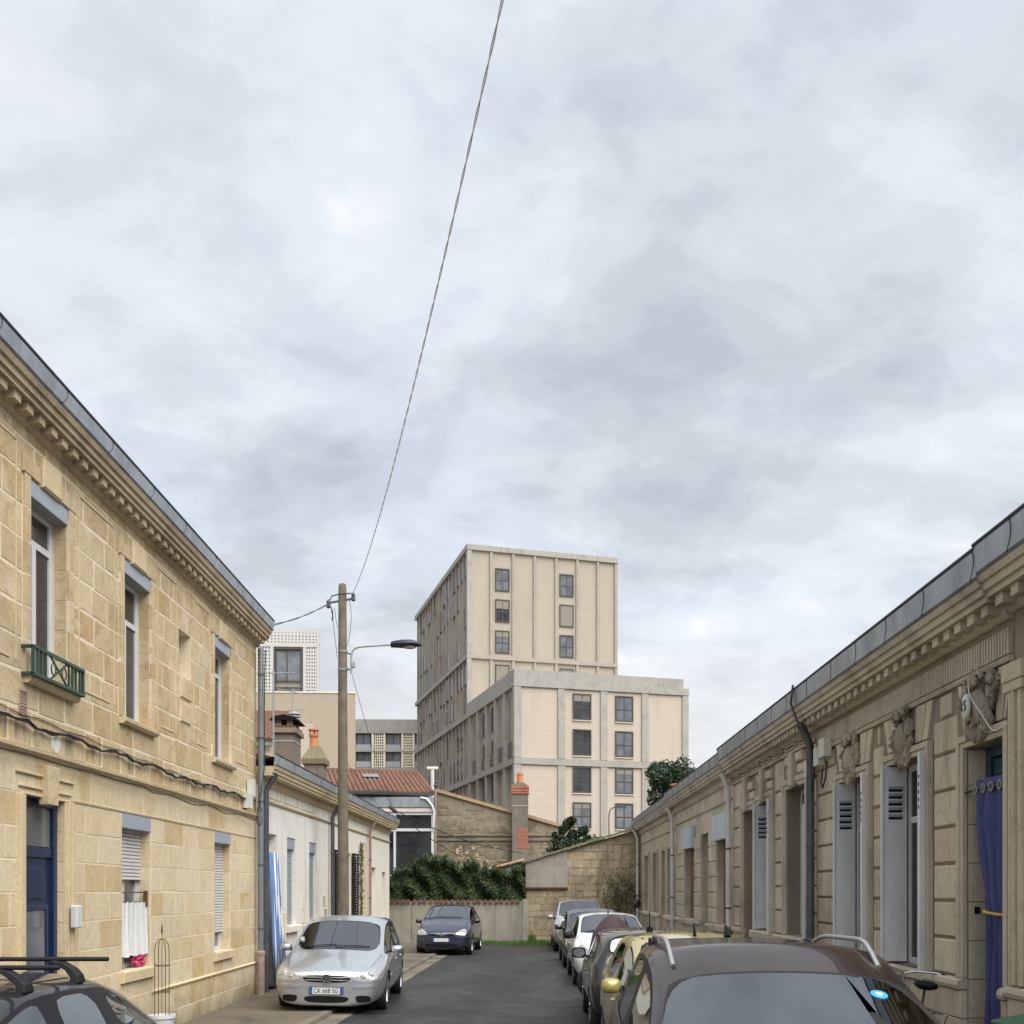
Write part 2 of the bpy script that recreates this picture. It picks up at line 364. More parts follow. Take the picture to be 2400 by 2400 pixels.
def panel(name, col):
    m = NT(name); w = m.objco(); wv = m.n('ShaderNodeTexWave', wave_type='BANDS', bands_direction='Z'); m.l(m.mapping(w, (1,1,1)), wv.inputs[0])
    wv.inputs['Scale'].default_value = .9; wv.inputs['Distortion'].default_value = .6; wv.inputs['Detail'].default_value = 3; wv.inputs['Detail Scale'].default_value = 2
    n = m.noise(m.mapping(w, (.4, .4, 3)), 1.4, 6, .65)
    c = m.mix(m.ramp(n, [(.3, 0.0), (.75, .35)]), col, tuple(x*.82 for x in col))
    c = m.mix(m.math('MULTIPLY', m.ramp(m.noise(m.mapping(m.pos(), (.9, .9, .12)), 1.0, 6, .65, .3), [(.5, 0.0), (.72, 1.0)]), .45), c, tuple(x*.68 for x in col))
    m.set('Base Color', m.mix(.035, c, m.mix(1.0, c, wv.outputs['Color'], 'MULTIPLY'))).set('Roughness', .85); return m.m
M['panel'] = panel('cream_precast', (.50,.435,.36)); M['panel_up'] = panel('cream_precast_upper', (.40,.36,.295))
M['beige'] = panel('beige_render', (.41,.35,.265)); M['whiteperf'] = plain('white_perforated', (.45,.45,.44), .7, 0, .05)
M['lattice'] = plain('cream_lattice', (.72,.66,.53), .8, 0, .08)
M['perf'] = plain('grey_brown_perforated_sheet', (.20,.185,.17), .6, .2, .15, 3)
M['perfdark'] = plain('dark_brown_sheet', (.145,.115,.105), .6, .2, .15, 3)
M['winframe'] = plain('dark_window_frame', (.055,.05,.047), .5, 0, .1)
M['shutclosed'] = plain('brown_grey_blind', (.215,.20,.165), .7, 0, .06)
def glass_dark(name, col, rough=.05, ior=1.55, var=.5):
    m = NT(name); n = m.noise(m.offs(m.objco(), m.rnd()), .9, 3)
    m.set('Base Color', m.ramp(n, [(.35, tuple(c*(1-var) for c in col)), (.65, tuple(c*(1+var) for c in col))])).set('Roughness', rough).set('IOR', ior)
    m.bump(m.noise(m.objco(), 1.5, 2), .03, .02); return m.m
M['glass'] = glass_dark('window_glass', (.03,.034,.038)); M['glass_lit'] = glass_dark('window_glass_curtained', (.13,.14,.155), .08, 1.6, .35)
M['glass_far'] = glass_dark('far_window_glass', (.125,.135,.15), .1, 1.6, .3)
# asphalt, paving, ground
m = NT('old_asphalt'); w = m.pos()
sp = m.noise(w, 70, 4, .7); big_ = m.noise(m.mapping(w, (.5, .22, 1)), 1.0, 6, .65, 1.2); pt = m.noise(m.mapping(w, (1.0, .5, 1)), .55, 3, .5, .4); sc = m.noise(m.mapping(w, (1.2, 6, 1)), 1.1, 7, .68, .8)
c = m.ramp(sp, [(.35, (.009,.009,.0095)), (.6, (.022,.022,.0225)), (.75, (.058,.058,.057))])
c = m.mix(m.ramp(big_, [(.42, 0.0), (.58, .9)]), c, (.006,.006,.0065)); c = m.mix(m.ramp(pt, [(.5, 0.0), (.515, .55)]), c, (.029,.028,.0275))
c = m.mix(m.ramp(sc, [(.53, 0.0), (.63, .7)]), c, (.055,.0535,.051))
vo = m.n('ShaderNodeTexVoronoi', feature='DISTANCE_TO_EDGE'); m.l(m.mapping(m.offs(w, m.noise(w, 1.5, 4), 1.2), (.5, .35, 1)), vo.inputs[0]); vo.inputs['Scale'].default_value = .8
c = m.mix(m.ramp(vo.outputs['Distance'], [(.0, .85), (.012, .0)]), c, (.015,.015,.016))
m.set('Base Color', c).set('Roughness', m.ramp(big_, [(.42, .85), (.6, .34)])); m.bump(m.math('ADD', sp, m.math('MULTIPLY', sc, 1.5)), .6, .012); M['asphalt'] = m.m
M['paving'] = stone('worn_pavement', [(.095,.08,.058), (.13,.107,.077), (.108,.09,.066)], (.05,.044,.034), 1.0, .0, .6, bump=.5)
M['kerb'] = stone('kerb_stone', [(.135,.118,.09), (.18,.155,.12), (.115,.10,.078)], (.05,.045,.036), 1.0, .0, 1.0, bump=.5)
M['ground'] = stone('bare_ground', [(.12,.11,.08), (.15,.13,.10), (.12,.11,.08)], (.07,.065,.05), .5, .0, .5)
def leaf(name, a, b, c3):
    m = NT(name); r = m.island(); w = m.noise(m.objco(), .9, 3)
    c = m.mix(m.ramp(w, [(.4, 0.0), (.65, .8)]), m.ramp(r, [(0, a), (.6, b), (1, c3)]), b)
    m.set('Base Color', c).set('Roughness', .5)
    tr = m.n('ShaderNodeBsdfTranslucent'); m.set(tr.inputs[0], c); mx = m.n('ShaderNodeMixShader'); mx.inputs[0].default_value = .25
    m.l(m.b.outputs[0], mx.inputs[1]); m.l(tr.outputs[0], mx.inputs[2]); m.l(mx.outputs[0], m.out.inputs[0]); return m.m
M['ivy'] = leaf('ivy_leaf', (.014,.034,.008), (.03,.062,.013), (.085,.12,.025)); M['evergreen'] = leaf('evergreen_leaf', (.014,.03,.013), (.024,.05,.021), (.05,.08,.035))
M['grass'] = leaf('grass_blade', (.05,.12,.02), (.08,.17,.03), (.12,.2,.05)); M['weed'] = leaf('dry_climber_leaf', (.05,.07,.025), (.09,.10,.04), (.13,.12,.06))
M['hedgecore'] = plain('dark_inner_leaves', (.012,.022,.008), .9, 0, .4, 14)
M['bark'] = plain('bark', (.09,.07,.05), .9, 0, .3, 10, .5)
# vehicles
def paint(name, col, metal=.0, rough=.3, coat=1.0):
    m = NT(name); n = m.noise(m.objco(), 5, 4)
    m.set('Base Color', m.ramp(n, [(.3, tuple(c*.94 for c in col)), (.7, tuple(min(1, c*1.05) for c in col))])).set('Metallic', metal).set('Roughness', rough).set('Coat Weight', coat).set('Specular IOR Level', .12 if coat < 1 else .5).set('Coat Roughness', .04).set('Coat IOR', 1.5)
    return m.m
M['p_silver'] = paint('silver_paint', (.50,.53,.57), .75, .3); M['p_blue'] = paint('slate_blue_paint', (.022,.028,.055), .35, .3); M['p_mpv'] = paint('pale_silver_paint', (.46,.49,.54), .6, .35)
M['p_white'] = paint('white_paint', (.72,.74,.75), 0, .35); M['p_dark'] = paint('dark_grey_paint', (.016,.017,.02), .3, .3); M['p_mini'] = paint('grey_black_paint', (.025,.025,.024), .3, .3)
M['p_yellow'] = paint('pale_gold_yellow_paint', (.47,.39,.11), .25, .35); M['p_brown'] = paint('brown_paint', (.020,.012,.010), .0, .3, coat=.55); M['p_black'] = paint('black_paint', (.013,.0135,.015), .0, .3, coat=.9)
M['chrome'] = plain('chrome', (.62,.63,.65), .15, 1, .03, 8, 0); M['alloy'] = plain('alloy_wheel', (.34,.35,.36), .35, .85, .08, 8, 0)
M['brushed'] = plain('brushed_rail', (.60,.61,.62), .28, .9, .05, 8, 0)
M['seat'] = plain('seat_cloth', (.03,.03,.033), .9); M['platewhite'] = plain('plate_white', (.6,.62,.64), .4, 0, .03); M['plateblue'] = plain('plate_blue', (.02,.09,.32), .4)
M['sticker'] = plain('blue_sticker', (.03,.30,.62), .4, 0, .05); M['stickerg'] = plain('pale_sticker', (.45,.62,.55), .5)
m = NT('car_glass'); m.t.nodes.remove(m.b)
fr = m.n('ShaderNodeFresnel'); fr.inputs[0].default_value = 1.75; gl = m.n('ShaderNodeBsdfGlossy'); gl.inputs[1].default_value = .015; gl.inputs[0].default_value = (.88,.92,.96,1)
tr = m.n('ShaderNodeBsdfTransparent'); tr.inputs[0].default_value = (.46,.49,.50,1); mx = m.n('ShaderNodeMixShader')
m.l(m.math('ADD', m.math('MULTIPLY', fr.outputs[0], 1.1), .12, True), mx.inputs[0]); m.l(tr.outputs[0], mx.inputs[1]); m.l(gl.outputs[0], mx.inputs[2]); m.l(mx.outputs[0], m.out.inputs[0]); M['carglass'] = m.m
m = NT('headlight_glass'); n = m.n('ShaderNodeTexVoronoi'); m.l(m.objco(), n.inputs[0]); n.inputs['Scale'].default_value = 16
m.set('Base Color', m.ramp(n.outputs['Distance'], [(.1, (.52,.52,.50)), (.5, (.36,.36,.34)), (.9, (.46,.46,.43))])).set('Roughness', .12).set('Metallic', .35).set('Coat Weight', 1.0); M['headlight'] = m.m
M['reflector'] = plain('reflector', (.8,.8,.78), .1, .9, .03, 8, 0); M['redlens'] = plain('red_lens', (.35,.01,.01), .2, 0, .05, 8, 0, coat=1)
M['cover'] = plain('maroon_tarpaulin', (.062,.036,.045), .75, 0, .12, 6, .2)
M['lamp'] = plain('dark_blue_lamp_head', (.02,.024,.045), .4, .2, .1); M['lampglass'] = plain('lamp_bowl', (.35,.30,.22), .3)
M['galv'] = plain('galvanised', (.36,.37,.37), .5, .5, .1); M['bin'] = plain('green_bin', (.02,.07,.04), .5)
m = NT('striped_cloth'); wv = m.n('ShaderNodeTexWave', wave_type='BANDS', bands_direction='X'); m.l(m.objco(), wv.inputs[0]); wv.inputs['Scale'].default_value = 1.75; wv.inputs['Phase Offset'].default_value = 1.0
m.set('Base Color', m.ramp(wv.outputs['Fac'], [(.52, (.10,.17,.36)), (.60, (.60,.63,.66))])).set('Roughness', .9); M['stripes'] = m.m
# ================================================================== ground, road, pavements
PX = lambda D: -2.83 + .037 * (D - 16.2)           # left kerb line
RX = lambda D: 2.62 + .020 * (D - 5)               # right kerb line
o = MB().add([(-900,-60,-.03),(900,-60,-.03),(900,1800,-.03),(-900,1800,-.03)], [(0,1,2,3)]).build('ground', M['ground']); o['kind'] = 'structure'
def strip(name, fl, fr, d0, d1, z, mat, n=24, thick=0):
    mb = MB(); ds = [d0 + (d1-d0)*i/n for i in range(n+1)]
    vs = [(f(d), d, z) for d in ds for f in (fl, fr)]
    mb.add(vs, [(2*i, 2*i+1, 2*i+3, 2*i+2) for i in range(n)])
    if thick:
        k = len(vs); mb.add([(x, y, z-thick) for x, y, z in vs] + vs, [(2*i+j, 2*i+2+j, 2*i+2+j+k, 2*i+j+k)[::1 if j else -1] for i in range(n) for j in (0, 1)])
    o = mb.build(name, mat); o['kind'] = 'structure'; return o
road = strip('road', PX, RX, -12, 38.4, 0, M['asphalt'])
pl = strip('pavement_left', lambda d: -5.3, lambda d: PX(d)-.16, -12, 36.8, .06, M['paving'], thick=.08)
pr = strip('pavement_right', lambda d: RX(d)+.16, lambda d: 5.2, -12, 37.9, .11, M['paving'], thick=.13)
d = -1.0
while d < 36:                                       # kerb stones, one by one
    L = random.uniform(.75, 1.1)
    for f, par, s, h in ((PX, pl, -1, .062), (RX, pr, 1, .115)):
        if s > 0 and d > 30: continue
        a, b = f(d+.01), f(d+L-.01)
        MB().add([(a,d+.01,-.02),(b,d+L-.01,-.02),(b+s*.15,d+L-.01,-.02),(a+s*.15,d+.01,-.02),(a+s*.02,d+.01,h),(b+s*.02,d+L-.01,h),(b+s*.15,d+L-.01,h+.004),(a+s*.15,d+.01,h+.004)],
            [(0,1,2,3)[::s], (4,5,6,7)[::-s], (0,1,5,4)[::-s], (1,2,6,5)[::-s], (2,3,7,6)[::-s], (3,0,4,7)[::-s]]).build('kerb_stone', M['kerb'], par)
    d += L
d = 12.0
while d < 35:                                       # flat gutter setts along the left kerb
    L = random.uniform(.5, .8); a, b = PX(d), PX(d+L)
    MB().add([(a+.01,d+.01,.009),(a+.30,d+.01,.006),(b+.30,d+L-.01,.006),(b+.01,d+L-.01,.009),(a+.01,d+.01,-.02),(a+.30,d+.01,-.02),(b+.30,d+L-.01,-.02),(b+.01,d+L-.01,-.02)],
        [(0,1,2,3),(0,4,5,1),(1,5,6,2),(2,6,7,3),(3,7,4,0)]).build('gutter_stone', M['kerb'], road)
    d += L
# ================================================================== facade helpers
def cornice(par, x0, x1, zt, proj=.3, zinc=.19, mat='cornice', dent=None, seams=1.0, dh=.12, ends=0, roof=3.5):
    zs = zt - zinc
    prof = [(.28, zs), (-proj+.01, zs), (-proj+.03, zs-.05), (-proj+.055, zs-.055), (-proj+.06, zs-.115), (-proj+.09, zs-.12), (-proj+.09, zs-.17), (-.06, zs-.172),
            (-.06, zs-.17-dh*.75), (-.025, zs-.17-dh), (-.012, zs-.175-dh), (.28, zs-.175-dh)]
    c = MB().prism_x(prof, x0-ends, x1+ends).build('cornice', M[mat], par)
    if dent:
        n = int((x1-x0) / dent); 
        for i in range(n):
            x = x0 + (i+.5) * (x1-x0)/n
            MB().box(x-dent*.25, x+dent*.25, -proj+.12+random.uniform(0,.01), -.04, zs-.17-dh*.72, zs-.174).build('modillion', M[mat], c)
    g = MB().prism_x([(-proj+.035, zs+.002), (-proj-.005, zs+.03), (-proj-.02, zt-.03), (-proj-.012, zt), (-proj+.03, zt), (-proj+.05, zs+.002)], x0-ends-.02, x1+ends+.02)
    g = g.build('gutter', M['zinc'], par)
    MB().tube([(x0-ends-.02, -proj-.012, zt+.006), (x1+ends+.02, -proj-.012, zt+.006)], .017, 8).build('gutter_lip', M['zinc_edge'], g)
    x = x0 + seams*.6
    while x < x1:
        pts = [(x + .10*math.sin(t*2.2) - .05, -proj - .002 - .02*t, zs + .02 + (zinc-.03)*t) for t in (0,.25,.5,.75,1)]
        MB().tube(pts, .006, 5).build('gutter_seam', M['zinc_edge'], g); x += seams * random.uniform(.9, 1.1)
    if roof:
        MB().prism_x([(-proj+.06, zt-.03), (roof, zt+roof*.22), (roof*2, zt-.03), (.3, zt-.1)], x0, x1).build('roof', M['terracotta'], par)
    return c
def mass(par, x0, x1, z1, mat, y0=.30, y1=7.0, name='side_wall'):
    return MB().box(x0+.004, x1-.004, y0, y1, -.05, z1).build(name, mat, par)
def frame_rect(mb, x0, x1, z0, z1, y0, y1, t):
    mb.box(x0, x0+t, y0, y1, z0, z1); mb.box(x1-t, x1, y0, y1, z0, z1); mb.box(x0+t, x1-t, y0, y1, z0, z0+t); mb.box(x0+t, x1-t, y0, y1, z1-t, z1); return mb
def window(par, x0, x1, z0, z1, y=.16, fm='upvc', gm='glass', t=.055, transom=None, mull=True, name='window'):
    mb = frame_rect(MB(), x0+.002, x1-.002, z0+.002, z1-.002, y, y+.06, t)
    xm = (x0+x1)/2; zs = [(z0+t, z1-t)]
    if transom: mb.box(x0+t, x1-t, y+.002, y+.058, transom-t/2, transom+t/2); zs = [(z0+t, transom-t/2), (transom+t/2, z1-t)]
    if mull: mb.box(xm-t*.6, xm+t*.6, y-.006, y+.055, z0+t, zs[0][1])
    w = mb.build(name, M[fm], par, bevel=.004)
    for a, b in zs:
        for xa, xb in (((x0+t, xm-t*.6), (xm+t*.6, x1-t)) if (mull and (a == z0+t)) else ((x0+t, x1-t),)):
            MB().box(xa, xb, y+.025, y+.035, a, b).build('pane', M[gm], w)
    return w
def roller(par, x0, x1, z0, z1, y, mat, step=.045):
    mb = MB(); z = z1
    while z > z0 + .01:
        mb.prism_x([(y+.012, z), (y-.004, z-.006), (y-.004, z-step+.012), (y+.012, z-step+.004)], x0+.004, x1-.004); z -= step
    return mb.build('roller_shutter', M[mat], par)
def downpipe(par, x, z0, z1, y=-.09, r=.045, mat='zincpipe', lower=None, kick=None):
    pts = [(x, y, z0), (x, y, z1)]
    if kick: pts = [(x, y, z0), (x, y, z1-.32), (x, y-.02, z1-.26), (x, kick+.05, z1-.06), (x, kick, z1)]
    p = MB().tube(pts, r, 12).build('downpipe', M[mat], par, smooth=True)
    z = z0 + .5
    while z < z1 - .4:
        MB().revolve([(r+.007, z-.018), (r+.007, z+.018)], (x, y, 0), 'z', 12).build('pipe_bracket', M['zincdark'], p); z += 1.15
    if lower: MB().revolve([(r+.018, .06), (r+.018, lower-.03), (r+.03, lower-.02), (r+.03, lower+.03), (r+.005, lower+.05)], (x, y, 0), 'z', 12).build('cast_iron_foot', M['rustpipe'], p, smooth=True)
    return p
# ================================================================== left: two-storey limestone house
LH = empty('stone_house', (-4.71, 0, 0), R(90), 'two-storey warm limestone house with navy door at left', 'house')
LX0, LX1 = 8.0, 18.7
W1, W2, W3 = (9.94, 10.80, 4.04, 5.95), (12.33, 13.24, 4.04, 5.95), (16.05, 16.97, 4.04, 5.95)
DO, G2, G3 = (9.86, 10.72, .06, 2.87), (12.30, 13.27, .97, 2.88), (16.10, 17.00, .97, 2.88)
NI = (14.39, 14.91, 4.995, 5.63)
ops = [W1, W2, W3, DO, G2, G3]
wl = wall_panel(MB(), LX0, LX1, -.05, 6.5, ops + [NI], -.004, .248).build('wall', M['mortar'], LH)
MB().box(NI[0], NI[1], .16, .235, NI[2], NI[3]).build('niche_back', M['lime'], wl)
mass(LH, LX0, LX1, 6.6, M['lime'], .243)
AW = .13
arch = [(w[0]-AW, w[1]+AW, w[2]-.02, w[3]+.0) for w in (W1, W2, W3)]
cs = [-.02, .30, .64, .97] + [.97+.3183*i for i in range(1, 7)] + [3.25]
ashlar(wl, M['lime_low'], LX0, LX1, cs, ops, (.42, .85), .014, -.006, .05, .003, .006, .003, limit=300)
cs = [3.335, 3.69, 4.04] + [4.04+.3183*i for i in range(1, 7)] + [6.28, 6.42]
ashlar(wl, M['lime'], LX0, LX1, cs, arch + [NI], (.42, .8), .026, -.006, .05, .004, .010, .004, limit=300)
for a, w in zip(arch, (W1, W2, W3)):               # moulded jambs, stone by stone
    for x0, x1 in ((a[0]+.012, w[0]-.001), (w[1]+.001, a[1]-.012)): MB().box(x0, x1, -.028, .0, w[2], w[3]).build('jamb_mortar', M['mortar'], wl)
    for i in range(6):
        z0, z1 = w[2]+.3183*i+.006, w[2]+.3183*(i+1)-.006
        for x0, x1 in ((a[0]+.01, w[0]-.002), (w[1]+.002, a[1]-.01)):
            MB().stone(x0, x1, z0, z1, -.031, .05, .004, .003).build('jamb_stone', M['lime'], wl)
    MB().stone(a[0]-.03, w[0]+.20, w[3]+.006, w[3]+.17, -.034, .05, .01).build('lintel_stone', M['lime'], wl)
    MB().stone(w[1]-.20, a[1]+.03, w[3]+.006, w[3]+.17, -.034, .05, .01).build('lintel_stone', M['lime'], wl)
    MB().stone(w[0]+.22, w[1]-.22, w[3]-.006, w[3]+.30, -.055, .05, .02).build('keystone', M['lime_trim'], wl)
for w, z0_, st_ in [(w, w[2], .3183) for w in (W1, W2, W3, G2, G3)] + [(DO, .02, .317)]:        # reveal stones on the far jamb
    for i in range(9 if w is DO else 6):
        z0, z1 = z0_+st_*i+.007, min(z0_+st_*(i+1)-.007, w[3]-.01); MB().box(w[1]-.006, w[1]+.004, .002+random.uniform(0,.004), .06 if w is DO else .13, z0, z1).build('reveal_stone', M['lime' if w[2] > 3 else 'lime_low'], wl)
# quiet raised borders of the wall fields
for x0, x1 in ((8.0, 9.68), (11.06, 12.06), (13.50, 14.26), (15.05, 15.80), (17.22, 18.2)):
    tr = MB(); tr.add([(x0,-.008,4.12),(x0+.14,-.008,4.12),(x0+.14,-.008,4.3)], [(0,1,2)]) if False else None
    for a, b, c, d in ((x0, x0+.02, 4.12, 6.2), (x1-.02, x1, 4.12, 6.2), (x0+.02, x1-.02, 6.2, 6.23), (x0+.14, x1-.14, 4.12, 4.15)): MB().box(a, b, -.017, .0, c, d).build('field_border', M['lime_trim'], LH)
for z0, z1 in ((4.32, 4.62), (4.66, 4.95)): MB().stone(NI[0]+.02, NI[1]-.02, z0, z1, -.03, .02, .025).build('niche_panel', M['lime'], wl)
MB().prism_x([(.1,3.25),(-.02,3.25),(-.035,3.27),(-.075,3.29),(-.08,3.325),(-.0,3.345),(.1,3.345)], LX0, LX1).build('string_course', M['lime_trim'], LH)
MB().prism_x([(.05,2.885),(-.016,2.885),(-.022,2.905),(-.0,2.915),(.05,2.915)], 10.95, LX1).build('string_course', M['lime_trim'], LH)
MB().prism_x([(.02,.615),(-.03,.615),(-.036,.635),(-.012,.655),(.02,.655)], 13.3, LX1).build('plinth_ledge', M['lime_trim'], LH)
cornice(LH, LX0, LX1, 6.87, .30, .19, 'cornice', .245, 1.25, ends=.06)
for w, tt in ((W1, 5.45), (W2, 5.3), (W3, 5.45)):
    wn_ = window(LH, w[0], w[1], w[2], w[3]-.14, .15, 'upvc', 'glass', .07, tt)
    MB().box(w[0]+.003, w[1]-.003, -.012, .21, w[3]-.165, w[3]-.004).build('shutter_box', M['shutterbox'], wn_, bevel=.006)
    MB().prism_x([(.14, w[2]-.10), (-.06, w[2]-.10), (-.09, w[2]-.07), (-.095, w[2]-.03), (-.08, w[2]-.02), (.14, w[2]-.002)], w[0]-.13, w[1]+.13).build('window_sill', M['lime_trim'], LH)
for w, zb in ((G2, 2.08), (G3, 1.27)):
    wn_ = window(LH, w[0], w[1], w[2], w[3]-.16, .17, 'upvc', 'glass_lit', .06, None)
    MB().box(w[0]+.003, w[1]-.003, -.012, .20, w[3]-.18, w[3]-.004).build('shutter_box', M['shutterbox'], wn_, bevel=.006)
    roller(wn_, w[0], w[1], zb, w[3]-.18, .12, 'slat')
    MB().stone(w[0]-.06, w[1]+.06, w[2]-.14, w[2]-.004, -.06, .14, .01).build('window_sill', M['lime_trim'], LH)
# front door with transom light and glazed panels
DY = -.065                                         # the door stands near the face of the wall
dr = frame_rect(MB(), DO[0]+.004, DO[1]-.004, DO[2], DO[3]-.004, .13, .22, .075)
dr.box(DO[0]+.08, DO[1]-.08, .15, .21, 2.28, 2.38); dr.box(DO[0]+.08, DO[1]-.08, .175, .215, DO[2]+.02, 2.28)
dr.box(DO[0]+.20, DO[1]-.20, .155, .18, .25, .75); dr.box(DO[0]+.20, DO[1]-.20, .160, .18, 1.86, 2.18); frame_rect(dr, DO[0]+.16, DO[1]-.16, .85, 1.80, .15, .18, .05)
door = dr.build('front_door', M['bluedoor'], LH, bevel=.006); door.location = (0, DY, 0)
MB().box(DO[0]+.09, DO[1]-.09, .17, .18, 2.39, 2.79).build('transom_pane', M['glass_lit'], door); MB().box(DO[0]+.215, DO[1]-.215, .166, .172, .905, 1.745).build('pane', M['glass_lit'], door)
MB().revolve([(.0,-.045),(.022,-.04),(.022,-.01),(.01,0)], (DO[0]+.12, .15, 1.15), 'y', 10).build('door_knob', M['chrome'], door, smooth=True)
MB().box(DO[0]-.02, DO[1]+.02, -.2, .2, .0, .16).build('door_step', M['kerb'], LH, bevel=.01)
jm = MB()
for k, (a, b, yy) in enumerate(((.0, .05, -.018), (.05, .11, -.034), (.11, .17, -.05))):
    jm.box(DO[1]+a-.005, DO[1]+b-.005, yy, .02-k*.002, .0, 2.868); jm.box(DO[0]-b+.005, DO[0]-a+.005, yy, .02-k*.002, .0, 2.868)
for zz, e, yy in ((2.870, .0, -.022), (2.94, .05, -.03), (3.07, .10, -.036)): jm.box(DO[0]-.1-e, DO[1]+.1+e, yy, .02, zz, zz+.022)
jm.build('door_surround', M['lime_trim'], LH, bevel=.005)
MB().prism_y([(10.20, 2.80), (10.40, 2.80), (10.44, 3.19), (10.16, 3.19)], -.09, .02).build('keystone', M['lime'], LH, bevel=.008)
downpipe(LH, 18.58, .75, 6.32, -.12, .052, 'zincpipe', .8)
tag(MB().box(10.745, 10.885, -.13, -.055, 1.55, 1.79).build('letter_box', M['upvc'], None, bevel=.015), 'small white box mounted beside the navy door', 'box')
bpy.data.objects['letter_box'].location = (-4.71, 0, 0); bpy.data.objects['letter_box'].rotation_euler = (0, 0, R(90))
# green window guard
gg = empty('window_guard', (-4.71, 0, 0), R(90), 'small green iron guard with scroll at upper left window', 'railing')
mb = MB(); mb.bar((9.78,-.12,4.28), (10.92,-.12,4.28), .045, .03); mb.bar((9.78,-.12,4.02), (10.92,-.12,4.02), .045, .03)
for x in (9.79, 10.91): mb.bar((x,-.12,4.0), (x,-.12,4.29), .03); mb.bar((x,-.12,4.28), (x,0,4.28), .03); mb.bar((x,-.12,4.02), (x,0,4.02), .03)
mb.build('rail_frame', M['greeniron'], gg)
for i in range(12):
    x = 9.87 + i*.087
    if 10.13 < x < 10.55: continue
    MB().bar((x,-.12,4.03), (x,-.12,4.27), .018).build('baluster', M['greeniron'], gg)
mb = MB(); mb.bar((10.14,-.12,4.03), (10.54,-.12,4.27), .016); mb.bar((10.14,-.12,4.27), (10.54,-.12,4.03), .016)
for cx in (10.22, 10.46): mb.tube([(cx+.05*math.cos(a*.7), -.12, 4.15+.06*math.sin(a*.7)) for a in range(9)], .008, 5, True)
mb.build('scroll', M['greeniron'], gg)
# cloth, rail and flowers at the ground window
ck = empty('privacy_cloth', (-4.71, 0, 0), R(90), 'thin white cloth hung across the ground floor window', 'cloth')
mb = MB(); n = 28; vs = []
for i in range(n+1):
    x = 12.31 + .93*i/n; dy = .012*math.sin(i*1.3) + .008*math.sin(i*2.9)
    vs += [(x, .035+dy*.4, 1.80 + .006*math.sin(i)), (x, .04+dy, 1.45), (x, .035+dy*1.5, 1.13 + .01*math.sin(i*.7))]
mb.add(vs, [(3*i+j, 3*i+3+j, 3*i+4+j, 3*i+1+j) for i in range(n) for j in (0, 1)]); mb.build('cloth', M['fabric_white'], ck, smooth=True)
mb = MB(); mb.tube([(12.31,.04,1.92),(13.26,.04,1.92)], .008); mb.tube([(12.31,.04,1.80),(13.26,.04,1.80)], .006); mb.box(13.19, 13.24, .02, .06, 1.74, 1.94); mb.build('rod', M['rustiron'], ck)
fl = MB()
for i in range(60):
    x, z = random.uniform(12.86, 13.22), random.uniform(.99, 1.13); y = random.uniform(.02, .11); r = random.uniform(.012, .03)
    fl.revolve([(0,-r),(r*.9,-r*.3),(r,r*.3),(0,r)], (x, y, z), 'z', 6)
tag(fl.build('flower_box', M['pink']), 'bright pink flowers on the ground window sill', 'flowers'); o = bpy.data.objects['flower_box']; o.location = (-4.71,0,0); o.rotation_euler = (0,0,R(90))
# cables along the wall, number disc, air vent, junction boxes
def wall_thing(name, mb, mat, label, cat, base=(-4.71, 0, 0), rz=R(90), group=None, smooth=False):
    o = mb.build(name, M[mat], None, smooth=smooth); o.location = base; o.rotation_euler = (0, 0, rz); return tag(o, label, cat, group)
pts = [(8.0 + .18*i, -.045 + .01*math.sin(i*1.7), 3.545 + .022*math.sin(i*.9) + .012*math.sin(i*2.7) - .03*math.exp(-((i-36)/4)**2)) for i in range(59)]
mb = MB(); mb.tube(pts, .013, 6)
for k in (0, 1): mb.tube([(x, y-.012, z + .016*math.sin(i*1.1 + k*3)) for i, (x, y, z) in enumerate(pts)], .008, 5)
wall_thing('cable_bundle', mb, 'cable', 'thick black cable bundle strung along the limestone wall', 'cable')
mb = MB(); mb.tube([(8.0 + .3*i, -.02, 3.66 - .012*i*.35 + .015*math.sin(i*1.9)) for i in range(36)], .005, 5); wall_thing('telephone_wire', mb, 'cable', 'thin dark wire running above the black cable bundle', 'wire')
mb = MB(); mb.tube([(8.0 + .3*i, -.09, 3.235 + .010*math.sin(i*1.3) - (.05*abs(math.sin(i*.5)) if i > 16 else 0)) for i in range(36)], .008, 5); wall_thing('lower_cable', mb, 'cable', 'black cable tucked under the string course of limestone house', 'cable')
mb = MB(); mb.revolve([(.0,-.03),(.085,-.028),(.10,-.012),(.10,.0)], (10.5, 0, 3.44), 'y', 24); wall_thing('wall_plaque', mb, 'plasticbox', 'small round pale plaque above the navy door', 'plaque', smooth=True)
mb = MB(); frame_rect(mb, 9.72, 9.88, 3.62, 3.86, -.02, .0, .015)
for i in range(7): mb.box(9.735, 9.865, -.016, .0, 3.65+.028*i, 3.662+.028*i)
wall_thing('air_vent', mb, 'rustpipe', 'small slatted vent in the wall below green window guard', 'vent')
for i, (x, z, w_, h_, lab) in enumerate(((18.0, 3.75, .16, .30, 'upper pale junction box beside the corner downpipe'), (17.75, 3.50, .22, .25, 'lower pale junction box where the black cables end'))):
    wall_thing('junction_box', MB().box(x, x+w_, -.13, -.02, z-h_/2, z+h_/2), 'plasticbox', lab, 'junction box', group='boxes at the house corner')
mb = MB(); mb.tube([(18.15+.14*math.cos(t*.5), -.2+.02*math.sin(t), 3.35+.26*math.sin(t*.5)) for t in range(13)], .009, 5); mb.tube([(18.3,-.18,3.6),(18.45,-.22,4.2),(18.5,-.2,5.2),(18.58,-.2,6.3)], .011, 5)
